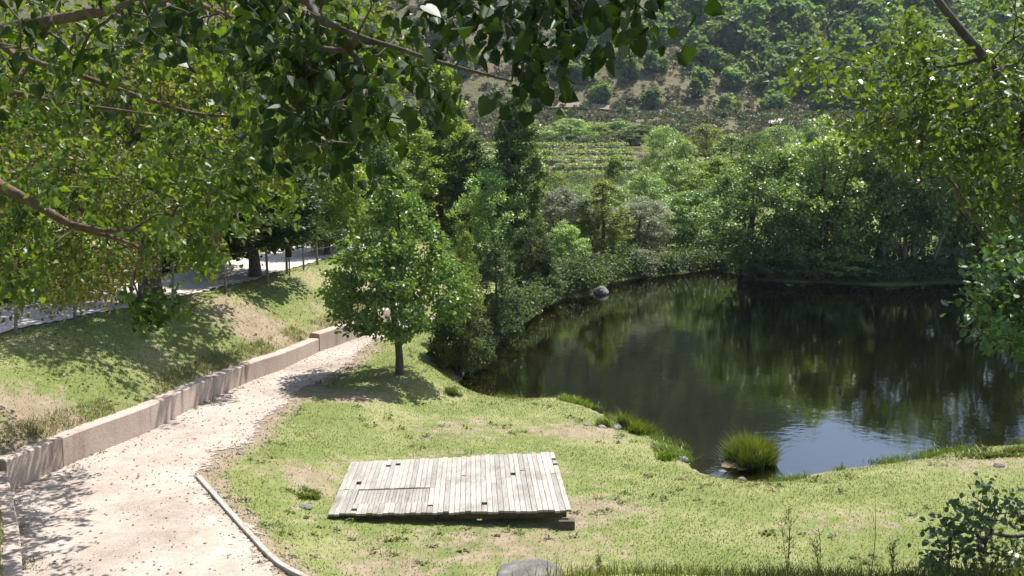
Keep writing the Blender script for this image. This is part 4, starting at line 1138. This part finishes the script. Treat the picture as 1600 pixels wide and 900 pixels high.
tz_ = height(tx_, ty_); ts_ = rng.uniform(.18, .42, 300); C = np.repeat(np.stack([tx_, ty_, tz_ + ts_ * .3], 1), 26, 0); o = rdir(len(C), rng); o[:, 2] = np.abs(o[:, 2])
vm = leaf_mesh('terrace_plants', C + o * np.repeat(ts_, 26)[:, None] * np.array([1.5, .7, .9]), unit(rdir(len(C), rng) + o * .3), unit(rdir(len(C), rng) * .6 + o + np.array([0, 0, .8])), .22, 'quad', M['mid'])
tag(link('terrace_plants', vm), 'low green rows of plants along the terrace edges', 'crops', kind='stuff')
tag(link('undergrowth', um), 'low leafy undergrowth along the far banks', 'undergrowth', kind='stuff')

# ------------------------------------------------------------------ grass
def blades(x, y, z, hgt, wid, rng, lean=.5, nseg=1):
    n = len(x); a = rng.uniform(0, 6.28, n); d = np.stack([np.cos(a), np.sin(a), np.zeros(n)], 1)
    b = np.stack([x, y, z - .01], 1); ln = lean * rng.random(n)
    a2 = rng.uniform(0, 6.28, n); l = np.stack([np.cos(a2) * ln, np.sin(a2) * ln, np.ones(n)], 1)
    hgt = np.broadcast_to(hgt, (n,)); wid = np.broadcast_to(wid, (n,))
    mid = b + l * hgt[:, None] * .55 * np.array([.7, .7, 1]); tip = b + l * hgt[:, None] * np.array([1.25, 1.25, .97])
    V = np.stack([b - d * wid[:, None] / 2, b + d * wid[:, None] / 2, mid + d * wid[:, None] * .42, tip, mid - d * wid[:, None] * .42], 1)
    i = np.arange(n)[:, None] * 5
    return V.reshape(-1, 3), (i + np.array([[0, 1, 2, 4]])), (i + np.array([[4, 2, 3]]))
def grass_obj(name, x, y, hgt, wid, mat, label, cat, rng, lean=.6, v=None, kind='stuff', z=None):
    z = height(x, y) if z is None else z
    V, q, t = blades(x, y, z, hgt, wid, rng, lean)
    v = rng.random(len(x)) if v is None else v
    o = link(name, mesh_np(name, V, [q, t], mat, {'v': ('FACE', np.concatenate([v, v]))}))
    return tag(o, label, cat, kind=kind)
rng = np.random.default_rng(505)
n = 330000
x = rng.uniform(-11, 12, n); y = 13.2 + 22 * rng.random(n) ** 1.35
ins = inside(x, y, LAKE); dl_, _ = pline_dist(x, y, LAKE + [LAKE[0]])
wx = .34 * 2 * fbm(x * 1.1, y * .8, 71, 6); wy = .34 * 2 * fbm(x * 1.1, y * .8, 77, 6)
inp = inside(x + wx, y + wy, PATH) | (inside(x, y, PATH) & (pline_dist(x, y, WALLX)[0] < .6))
edp = pline_dist(x + wx, y + wy, EDGE)[0]
onp = np.where(y > P(318, 742, .4)[1] - .6, .85 * np.exp(-edp / .28), .25 * np.exp(-edp / .1)) * (fbm(x * 2.2, y * 2.2, 83, 3) > -.08)
for (px_, py_, rx_, ry_, s_) in [(165, 878, .75, .3, .5), (80, 888, .5, .3, .6), (230, 800, .5, .16, .25), (190, 792, .4, .15, .25), (375, 690, .7, .8, .35), (350, 880, .5, .3, .15), (300, 770, .9, .3, .12)]:
    c_ = P(px_, py_, .4); onp = np.maximum(onp, s_ * np.exp(-((x - c_[0]) / rx_) ** 2 - ((y - c_[1]) / ry_) ** 2) * (fbm(x * 3, y * 3, 85, 3) > -.1))
inp = inp & (rng.random(n) > onp)
inr = inside(x, y, ROAD)
cdk = np.array([[p[0], p[1]] for p in (BL, BR, TR, TL)]); indk = inside(x, y, [tuple(p) for p in cdk])
dwp, _ = pline_dist(x, y, WALLX); Lp = inside(x, y, LEFT)
so = np.zeros(n)
ixx = np.clip(np.searchsorted(xs, x), 0, nx - 1); iyy = np.clip(np.searchsorted(ys, y), 0, ny - 1)
so = soil[iyy, ixx]
pat = fbm(x * .55, y * .55, 81, 4)
k = ~ins & (dl_ > .05 + .12 * rng.random(n)) & ~inp & ~inr & ~indk & ~(Lp & (dwp < .2)) & (rng.random(n) > so * 1.05 - .02) & (rng.random(n) < .75 + pat)
x, y, pat, so, Lk = x[k], y[k], pat[k], so[k], Lp[k]
v = np.clip(.42 - pat * 1.3 + .35 * (rng.random(len(x)) - .5) + so * .4, 0, 1)
hgt = (.018 + .032 * rng.random(len(x))) * (1 + 1.3 * np.clip(-pat + .05, 0, 1)) * np.where(Lk, 1.25, 1)
grass_obj('grass', x, y, hgt, .011 + .004 * rng.random(len(x)), M['grass'], 'short mown grass with dry blades on the lawn and bank', 'grass', rng, .9, v)

def tuft(name, label, cat, cx, cy, rx, ry, n, h, w, mat, rng, lean=.5, group=None, z0=None):
    nc_ = max(5, int(n / 70)); ca_ = rng.uniform(0, 6.28, nc_); cr_ = np.sqrt(rng.random(nc_)); hc_ = rng.uniform(.55 if n < 3000 else .75, 1.15, nc_)
    w_ = rng.integers(0, nc_, n); a = ca_[w_] + rng.normal(size=n) * .12; r = np.clip(cr_[w_] + rng.normal(size=n) * .13, 0, 1.3)
    x = np.cos(a) * r * rx + rng.normal(size=n) * .035; y = np.sin(a) * r * ry + rng.normal(size=n) * .035
    z = np.zeros(n) if z0 is not None else height(x + cx, y + cy) - hz(cx, cy)
    h_ = h; h = h_ * hc_[w_]
    V, q, t = blades(x, y, z, h * (1.1 - .45 * r) * rng.uniform(.6, 1.1, n), w, rng, lean)
    # blades lean outward
    V5 = V.reshape(-1, 5, 3); outd = np.stack([np.cos(a) * r, np.sin(a) * r], 1)
    V5[:, 2:, :2] += outd[:, None] * h_ * .22 * np.array([.5, 1.4, .5])[None, :, None]
    v = np.clip(rng.random(n) * .8 + .2 * (1 - r), 0, 1)
    me = mesh_np(name, V5.reshape(-1, 3), [q, t], mat, {'v': ('FACE', np.concatenate([v, v]))})
    o = link(name, me); o.location = (cx, cy, z0 if z0 is not None else hz(cx, cy))
    return tag(o, label, cat, group)

c = P(1172, 722, WATER_Z)
tuft('reed_clump', 'round clump of green and ochre rushes standing in the shallow water', 'reeds', c[0], c[1], .36, .34, 3600, .68, .014, M['reed'], rng, .4, z0=WATER_Z - .05)
c = P(985, 672, WATER_Z + .1)
tuft('grass_tuft', 'tall bright green grass tuft on the bank beside the bare stones', 'grass tuft', c[0] - .05, c[1] - .1, .5, .35, 1100, .42, .016, M['lush'], rng, .6)
c = P(897, 628, WATER_Z + .1)
tuft('grass_tuft', 'smaller bright grass tuft at the corner of the shore', 'grass tuft', c[0], c[1] - .1, .36, .3, 500, .26, .016, M['lush'], rng, .6)
c = P(708, 618, 0)
tuft('dark_tuft', 'dark green low tuft at the shade edge by the lakeside shrub', 'grass tuft', c[0], c[1], .09, .08, 700, .24, .018, M['weed'], rng, .9)
c = P(480, 765, .2)
tuft('grass_tuft', 'dark green grass hummock on the slope left of the deck', 'grass tuft', c[0], c[1], .26, .2, 800, .11, .014, M['lush'], rng, 1.1)
c = P(1065, 705, WATER_Z + .1)
tuft('shore_plants', 'spreading light green plants on the shore opposite the reed clump', 'plants', c[0] - .25, c[1] - .35, .55, .5, 900, .2, .03, M['lush'], rng, 1.0)
c = P(1540, 715, WATER_Z + .1)
tuft('shore_plants', 'pale weedy plants on the shore at the right of the sky reflection', 'plants', c[0] + .3, c[1] - .25, 1.3, .35, 1200, .18, .03, M['weed'], rng, 1.0)

n = 900
wx_ = rng.uniform(-6, 9, n); wy_ = rng.uniform(14, 30, n)
k = (fbm(wx_ * .7, wy_ * .7, 121, 3) > .02) & ~inside(wx_, wy_, LAKE) & ~inside(wx_, wy_, LEFT) & ~inside(wx_, wy_, PATH) & ~inside(wx_, wy_, [tuple(p) for p in cdk])
wx_, wy_ = wx_[k], wy_[k]; m_ = 14
bx_ = np.repeat(wx_, m_) + rng.normal(size=len(wx_) * m_) * .05; by_ = np.repeat(wy_, m_) + rng.normal(size=len(wx_) * m_) * .05
wd = rdir(len(bx_), rng) * np.array([1, 1, .35]) + np.array([0, 0, .25])
wm2 = leaf_mesh('low_weeds', np.stack([bx_, by_, height(bx_, by_) + .012], 1), wd, unit(rdir(len(bx_), rng) * .4 + np.array([0, 0, 1.])), rng.uniform(.03, .07, len(bx_)), 'oval', M['weed'])
tag(link('low_weeds', wm2), 'low broad leaved weeds and clover dotted through the lawn', 'weeds', kind='stuff')

# stones
def stone(name, label, cat, c, r, seed, mat, sq=(1, 1, .6), group=None):
    rng = np.random.default_rng(seed)
    import bmesh
    bm = bmesh.new(); bmesh.ops.create_icosphere(bm, subdivisions=4, radius=1)
    for v in bm.verts:
        p = np.array(v.co)
        k = 1 + .35 * float(fbm(np.array([p[0] * 1.1 + seed]), np.array([p[1] * 1.1 + p[2] * 1.7]), seed, 4)[0]) * 2
        v.co = Vector(p * k * r * np.array(sq))
    me = bpy.data.meshes.new(name); bm.to_mesh(me); bm.free()
    me.polygons.foreach_set('use_smooth', np.ones(len(me.polygons), bool)); me.materials.append(mat)
    o = link(name, me); o.location = c; o.rotation_euler = (0, 0, rng.uniform(0, 6))
    return tag(o, label, cat, group)
M['rock'] = mat_solid('grey_stone', G(.07, .066, .06), G(.20, .19, .17), 6, .9, .8, .03)
M['rock_pale'] = mat_solid('pale_stone', G(.15, .14, .13), G(.30, .285, .27), 6, .9, .8, .03)
p8 = PD(826, 905, 8.2); stone('boulder', 'rounded grey boulder dappled with shade at the bottom edge of the view', 'boulder', (p8[0], 8.2, p8[2] - .07), .40, 5, M['rock'], (1.05, .75, .42))
c = P(938, 458, WATER_Z); stone('boulder', 'pale boulder at the water line at the head of the lake', 'boulder', (c[0], c[1], WATER_Z + .02), .36, 8, M['rock'], (1.3, .8, .7))
c = P(1175, 432, WATER_Z)
stone('bank_stone', 'pinkish bank stone under the wide grey-green tree', 'stone', (c[0], c[1] + .1, WATER_Z + .15), .4, 9, M['rock_pale'])
for i, (px, py, r, lb) in enumerate([(962, 664, .13, 'largest flat stone in the bare bank by the bright tuft'), (940, 668, .09, 'flat stone in the bare bank left of the largest one'), (918, 666, .08, 'small stone at the left end of the bare bank'), (1066, 703, .12, 'grey stone among the light green shore plants'),
                                     (1130, 716, .1, 'stone at the foot of the reed clump, left side'), (1160, 728, .09, 'stone in front of the reed clump'), (478, 778, .1, 'grey stone under the grass hummock left of the deck'), (375, 718, .07, 'small stone at the path edge above the kerb'), (1562, 733, .1, 'dark stone lying on the grass by the right shore')]):
    c = P(px, py, -.1 if i not in (6, 7) else .3); z = max(hz(c[0], c[1]), WATER_Z - .04)
    stone('stone', lb, 'stone', (c[0], c[1], z + r * .02), r, 20 + i, M['rock_pale'] if i < 3 else M['rock'])
# mud islet under the reeds
c = P(1165, 726, WATER_Z); stone('mud_bank', 'brown mud bank just breaking the water under the reed clump', 'mud bank', (c[0], c[1] + .1, WATER_Z - .05), .7, 44, M['bed'], (1, .55, .12))
# sunlit green patch at the lake head
c = P(910, 448, .1); tuft('grass_patch', 'sunlit bright grass patch by the pale boulder', 'grass tuft', c[0], c[1], .9, .9, 900, .2, .05, M['lush'], rng, .8)

# ------------------------------------------------------------------ weeds on the crest of the embankment
n = 5200
x = rng.uniform(-.6, 4.2, n); y = rng.uniform(7.4, 8.8, n)
dens = .35 + .65 * (fbm(x * 1.4, y * 0, 93, 3) > -.05)
k = (rng.random(n) < dens) & (np.hypot(x - p8[0], (y - 8.2)) > .36); x, y = x[k], y[k]
hh = (.05 + .10 * rng.random(len(x))) * (1 + 1.0 * np.clip(fbm(x * 1.6, y * 1.6, 97, 3) * 2, 0, 1))
grass_obj('rough_grass', x, y, hh, .007, M['weed'], 'rough weedy grass along the near crest at the bottom edge', 'grass', rng, .8)
def weed(label, px, ytop, Y, seed, kind):
    rng = np.random.default_rng(seed)
    X = (px - 800) / F * Y; z = hz(X, Y); top = PD(px, ytop, Y)[2] - z
    root = empty('tall_weed', (X, Y, z)); tag(root, label, 'weed')
    mb = MB(); Pp, Dd, tips = [], [], []
    ns = 3 if kind == 'branchy' else 1
    for s in range(ns):
        a = rng.uniform(0, 6.28); sp = .12 * top * (s > 0)
        t = np.linspace(0, 1, 7)[:, None]
        pts = np.concatenate([np.cos(a) * sp * t ** 2 + .02 * np.sin(3 * t + s), np.sin(a) * sp * t ** 2, t * top * (1 if s == 0 else .8)], 1)
        mb.tube(pts, np.linspace(.0035, .0012, 7), 4)
        for q in range(12 if kind == 'branchy' else 3):
            i = rng.uniform(.25, 1) * 6; p = pts[int(i)] + (pts[min(int(i) + 1, 6)] - pts[int(i)]) * (i % 1)
            d = unit(np.array([rng.normal(), rng.normal(), .9])); e = p + d * top * rng.uniform(.08, .22)
            mb.tube([p, (p + e) / 2 + np.array([0, 0, -.005]), e], [.002, .0014, .0008], 4)
            for w in range(4 if kind == 'branchy' else 2):
                Pp.append(p + (e - p) * rng.random()); Dd.append(d + rng.normal(size=3) * .6)
    link('stem', mb.mesh('stem', M['weed']), root)
    link('leaves', leaf_mesh('leaves', np.array(Pp), np.array(Dd), rdir(len(Pp), rng), .022, 'slim', M['weed']), root)
weed('thin branching weed with tiny seed heads, leftmost of the tall weeds on the near crest', 1248, 795, 8.1, 61, 'branchy')
weed('single straight bare stalk near the middle of the crest weeds', 1388, 775, 8.0, 62, 'single')
weed('bent sparse weed between the branching weed and the straight stalk', 1300, 830, 8.2, 63, 'branchy')
weed('short branching weed right of the straight stalk', 1420, 840, 8.0, 64, 'branchy')
weed('short leafy weed on the crest below the deck corner', 940, 862, 8.2, 65, 'branchy')

# ------------------------------------------------------------------ leaf litter and debris on the shaded bank
n = 5200
x = rng.uniform(-11, -3, n); y = rng.uniform(14, 36, n)
Lp = inside(x, y, LEFT); dwp, _ = pline_dist(x, y, WALLX)
k = Lp & (dwp > .32) & (dwp < 4.2) & (fbm(x * .8, y * .8, 99, 3) > -.06); x, y = x[k], y[k]
z = height(x, y) + .02
nn = len(x)
lm = leaf_mesh('leaf_litter', np.stack([x, y, z], 1), unit(rdir(nn, rng) * np.array([1, 1, .25])), unit(rdir(nn, rng) * .5 + np.array([0, 0, 1.])), .07 * rng.uniform(.6, 1.2, nn), 'oval', M['litter'])
tag(link('leaf_litter', lm), 'dry brown fallen leaves scattered over the left bank', 'leaves', kind='stuff')

wlx = resample(np.array(WALLX[1:-4]), .05)
def along_line(line, n, d0, d1, rng):
    k = rng.integers(0, len(line) - 1, n); t = np.gradient(line, axis=0); nn_ = np.stack([-t[:, 1], t[:, 0]], 1); nn_ /= np.linalg.norm(nn_, axis=1)[:, None] + 1e-9
    return line[k] + nn_[k] * rng.uniform(d0, d1, (n, 1)) + rng.normal(size=(n, 2)) * .02
g_ = along_line(wlx, 9000, .24, .62, rng); k = inside(g_[:, 0], g_[:, 1], LEFT) & (fbm(g_[:, 0] * 1.1, g_[:, 1] * 1.1, 131, 3) > -.10); g_ = g_[k]
grass_obj('verge_grass', g_[:, 0], g_[:, 1], (.06 + .10 * rng.random(len(g_))) * (1 + .8 * fbm(g_[:, 0] * 2, g_[:, 1] * 2, 133, 2)), .011, M['grass'], 'longer dry grass growing along the top of the concrete wall', 'grass', rng, 1.3)
g_ = along_line(wlx, 2600, -.16, -.005, rng); k = ~inside(g_[:, 0], g_[:, 1], LEFT) & (fbm(g_[:, 0] * 1.6, g_[:, 1] * 1.6, 135, 3) > .09); g_ = g_[k]
grass_obj('wall_foot_weeds', g_[:, 0], g_[:, 1], .03 + .07 * rng.random(len(g_)), .012, M['weed'], 'small weeds growing at the foot of the concrete wall', 'weeds', rng, 1.2, z=np.full(len(g_), .41))
sh = resample(near_shore, .05); sh = sh[(sh[:, 0] < 12)]
g_ = along_line(sh, 9000, -.30, .30, rng); k = (fbm(g_[:, 0] * .9, g_[:, 1] * .9, 137, 3) > .0); g_ = g_[k]
zs = np.maximum(height(g_[:, 0], g_[:, 1]), WATER_Z - .06)
grass_obj('shore_fringe', g_[:, 0], g_[:, 1], (.05 + .12 * rng.random(len(g_))), .014, M['lush'], 'ragged fringe of wet grass along the near shore', 'grass', rng, 1.0, z=zs)
def scatter_flat(name, xy, zz, size, mat, label, cat, shape):
    nn = len(xy)
    me = leaf_mesh(name, np.column_stack([xy, zz]), unit(rdir(nn, rng) * np.array([1, 1, .2])), unit(rdir(nn, rng) * .45 + np.array([0, 0, 1.])), size, shape, mat)
    return tag(link(name, me), label, cat, kind='stuff')
q = np.column_stack([rng.uniform(-8, 4, 2600), rng.uniform(13.4, 27, 2600)])
k = ~inside(q[:, 0], q[:, 1], LEFT) & ~inside(q[:, 0], q[:, 1], LAKE) & (rng.random(2600) < np.clip(.75 - (q[:, 0] + 6) * .11 + fbm(q[:, 0], q[:, 1], 141, 3), .05, 1)); q = q[k]
zz = height(q[:, 0], q[:, 1]) + .022
zz = np.where(inside(q[:, 0], q[:, 1], [tuple(p) for p in cdk]), .36, zz)
k = ~inside(q[:, 0], q[:, 1], [tuple(p) for p in cdk]); q, zz = q[k], zz[k]
scatter_flat('fallen_leaves', q, zz, .05 * rng.uniform(.5, 1.2, len(q)), M['litter'], 'dry fallen leaves scattered over the path and lawn', 'leaves', 'oval')
# loose gravel
n = 5200
q = np.column_stack([rng.uniform(-8, -1.5, n), rng.uniform(13.4, 30, n)])
dq = np.minimum(pline_dist(q[:, 0], q[:, 1], EDGE)[0], pline_dist(q[:, 0], q[:, 1], WALLX)[0])
k = ~inside(q[:, 0], q[:, 1], LEFT) & (pline_dist(q[:, 0], q[:, 1], WALLX)[0] < 4.5) & (rng.random(n) < np.where(dq < .5, .9, .22)) & (inside(q[:, 0], q[:, 1], PATH) | (pline_dist(q[:, 0], q[:, 1], EDGE)[0] < .5)); q = q[k]
tet = np.array([(-.5, -.4, 0), (.5, -.45, 0), (.45, .4, 0), (-.4, .5, 0), (-.25, -.2, .5), (.3, -.2, .45), (.2, .25, .5), (-.2, .25, .42)])
a_ = rng.uniform(0, 6.28, len(q)); sz_ = rng.uniform(.015, .042, len(q))
Vt = tet[None] * sz_[:, None, None] * rng.uniform(.7, 1.3, (len(q), 1, 3))
Vt = np.stack([Vt[..., 0] * np.cos(a_)[:, None] - Vt[..., 1] * np.sin(a_)[:, None] + q[:, :1], Vt[..., 0] * np.sin(a_)[:, None] + Vt[..., 1] * np.cos(a_)[:, None] + q[:, 1:], Vt[..., 2] + (path_lift(q[:, 0], q[:, 1]) - .003)[:, None]], -1)
bs_ = np.arange(len(q))[:, None] * 8
Ft = np.concatenate([bs_ + np.array(f) for f in [(4, 5, 6, 7), (0, 1, 5, 4), (1, 2, 6, 5), (2, 3, 7, 6), (3, 0, 4, 7)]])
M['gravel'] = mat_solid('loose_gravel', G(.20, .17, .145), G(.42, .37, .33), 25, .9, .2, .004)
tag(link('loose_gravel', mesh_np('loose_gravel', Vt.reshape(-1, 3), [Ft], M['gravel'])), 'loose gravel stones along the edges of the path', 'gravel', kind='stuff')

# ------------------------------------------------------------------ fence and posts along the road
M['post'] = mat_solid('post_wood', G(.10, .085, .07), G(.24, .21, .18), 12, .9, .4, .01, (1, 1, .3))
M['wire'] = mat_solid('wire_steel', G(.10, .10, .10), G(.18, .18, .17), 30, .5, .1, .002)
fl = offset(rn, -.35)
fl = smooth_line(fl[1:7], 4)
fr = empty('wire_fence', (*fl[0], hz(*fl[0]))); tag(fr, 'thin post and wire fence along the near edge of the pale road', 'fence')
f0 = np.array(fr.location)
acc = 0; last = None; posts = []
for i in range(len(fl)):
    if last is None or np.linalg.norm(fl[i] - last) > 1.25:
        last = fl[i]; posts.append(fl[i])
tops = []
for i, p in enumerate(posts):
    z = hz(*p); mb = MB(); tl = rng.normal(size=2) * .05
    b = np.array([p[0], p[1], z - .2]) - f0; t = np.array([p[0] + tl[0], p[1] + tl[1], z + 1.0]) - f0
    mb.tube([b, (b + t) / 2, t], [.04, .036, .034], 8); link('post', mb.mesh('post', M['post'], False), fr); tops.append((b, t))
mb = MB()
for (b1_, t1_), (b2_, t2_) in zip(tops[:-1], tops[1:]):
    for h in (.35, .58, .8, .97):
        a_ = b1_ + (t1_ - b1_) * h; c_ = b2_ + (t2_ - b2_) * h; mb.tube([a_, (a_ + c_) / 2 - np.array([0, 0, .015]), c_], .004, 4)
link('wire', mb.mesh('wire', M['wire']), fr)
# post with a small dark box
M['box'] = mat_solid('dark_paint', G(.03, .018, .016), G(.06, .035, .03), 8, .6, .1, .004)
c = P(452, 412, 2.3); pz = hz(c[0], c[1]); br_ = empty('litter_post', (c[0], c[1], pz)); tag(br_, 'small dark red-brown box on a thin post beside the road', 'post box')
mb = MB(); mb.tube([(0, 0, -.2), (0, 0, .3), (0, 0, .525)], .022, 8); link('post', mb.mesh('post', M['post']), br_)
mb = MB(); mb.box((0, 0, .66), (.17, .14, .27)); o = link('box', mb.mesh('box', M['box']), br_); bv = o.modifiers.new('edge', 'BEVEL'); bv.width = .02; bv.segments = 2
mb = MB(); mb.box((0, 0, .812), (.19, .16, .03)); link('lid', mb.mesh('lid', M['box']), br_)
c = P(474, 405, 2.3); pz = hz(c[0], c[1]); pr_ = empty('marker_post', (c[0], c[1], pz)); tag(pr_, 'slim grey marker post standing right of the dark box', 'post')
mb = MB(); mb.tube([(0, 0, -.2), (0, 0, .5), (0, 0, 1.05)], .028, 8); link('shaft', mb.mesh('shaft', M['wire']), pr_)
mb = MB(); mb.tube([(0, 0, 1.05), (0, 0, 1.07), (0, 0, 1.10)], [.036, .036, .02], 8); link('cap', mb.mesh('cap', M['wire']), pr_)

# pale track bend on the hillside
def ground_strip(name, pxs, wid, mat, label, lift=.12):
    # march each sight line to the land
    pts = []
    for px, py in pxs:
        d = ray(px, py); ts = np.linspace(60, 420, 1500); q = EYE + d * ts[:, None]
        h = height(q[:, 0], q[:, 1], False); i = int(np.argmax(q[:, 2] < h)); pts.append(q[i][:2])
    pts = smooth_line(pts, 6); a = offset(pts, wid / 2); b = offset(pts, -wid / 2)
    rows = np.linspace(0, 1, 5); V = np.concatenate([a + (b - a) * r for r in rows]); m_ = len(pts)
    z = height(V[:, 0], V[:, 1], False) + lift
    f = np.array([(r * m_ + i, (r + 1) * m_ + i, (r + 1) * m_ + i + 1, r * m_ + i + 1) for r in range(4) for i in range(m_ - 1)])
    tag(link(name, mesh_np(name, np.column_stack([V, z]), [f], mat, None, True)), label, name, kind='structure')
    return pts
ground_strip('road', [(1175, 188), (1195, 191), (1215, 194), (1235, 199)], 5.0, M['road'], 'pale bend of the road on the lower hillside', .5)
M['track'] = mat_solid('track_soil', G(.16, .12, .09), G(.26, .21, .15), 1.5, .95, .3, .05)
ground_strip('track', [(850, 168), (900, 168), (960, 172), (1000, 178), (1060, 182), (1120, 186), (1175, 188)], 1.6, M['track'], 'brown earth track along the foot of the hill', .3)

# ------------------------------------------------------------------ air
HAZE = 0.00016
if HAZE > 0:
    m, nt, out = new_mat('haze_air')
    pv = N(nt, 'ShaderNodeVolumePrincipled', i_Density=HAZE, i_Anisotropy=.2)
    pv.inputs['Color'].default_value = (.72, .88, 1, 1); pv.inputs['Density Attribute'].default_value = ''
    nt.links.new(pv.outputs[0], out.inputs['Volume'])
    mb = MB(); mb.box((0, 700, 110), (2200, 1900, 250)); o = link('haze', mb.mesh('haze', m)); tag(o, 'thin blue summer haze', 'haze', kind='stuff')

# ------------------------------------------------------------------ light, sky, camera
SUN_EL, SUN_AZ = math.radians(61), math.radians(42)   # azimuth clockwise from +Y
S = Vector((math.sin(SUN_AZ) * math.cos(SUN_EL), math.cos(SUN_AZ) * math.cos(SUN_EL), math.sin(SUN_EL)))
ld = bpy.data.lights.new('sun', 'SUN'); ld.energy = 5.0; ld.angle = math.radians(.53); ld.color = (1, .965, .915)
lo = bpy.data.objects.new('sun', ld); COL.objects.link(lo); lo.rotation_euler = S.to_track_quat('Z', 'Y').to_euler()
W = bpy.data.worlds.new('World'); SC.world = W; W.use_nodes = True
nt = W.node_tree; bg = nt.nodes['Background']
sk = nt.nodes.new('ShaderNodeTexSky'); sk.sky_type = 'NISHITA'; sk.sun_disc = False
sk.sun_elevation = SUN_EL; sk.sun_rotation = SUN_AZ; sk.altitude = 600; sk.air_density = 1.0; sk.dust_density = 2.6
nt.links.new(sk.outputs[0], bg.inputs[0]); bg.inputs[1].default_value = .11
cd = bpy.data.cameras.new('camera'); co = bpy.data.objects.new('camera', cd); COL.objects.link(co)
co.location = EYE; co.rotation_euler = (math.pi / 2 - TH, 0, 0)
cd.sensor_width = 36; cd.lens = 36 * F / 1600; cd.clip_end = 5000; cd.clip_start = .05
SC.camera = co
SC.render.engine = 'CYCLES'
cy_ = SC.cycles
cy_.max_bounces = 7; cy_.diffuse_bounces = 3; cy_.glossy_bounces = 3; cy_.transmission_bounces = 4; cy_.transparent_max_bounces = 8; cy_.volume_bounces = 0
cy_.caustics_reflective = False; cy_.caustics_refractive = False
cy_.sample_clamp_indirect = 4
cy_.use_denoising = True; cy_.denoiser = 'OPENIMAGEDENOISE'; cy_.denoising_prefilter = 'ACCURATE'; cy_.denoising_input_passes = 'RGB_ALBEDO_NORMAL'
vs = SC.view_settings; vs.view_transform = 'Standard'; vs.look = 'None'; vs.gamma = 1; vs.exposure = 1.0
try: vs.use_curve_mapping = False
except Exception: pass
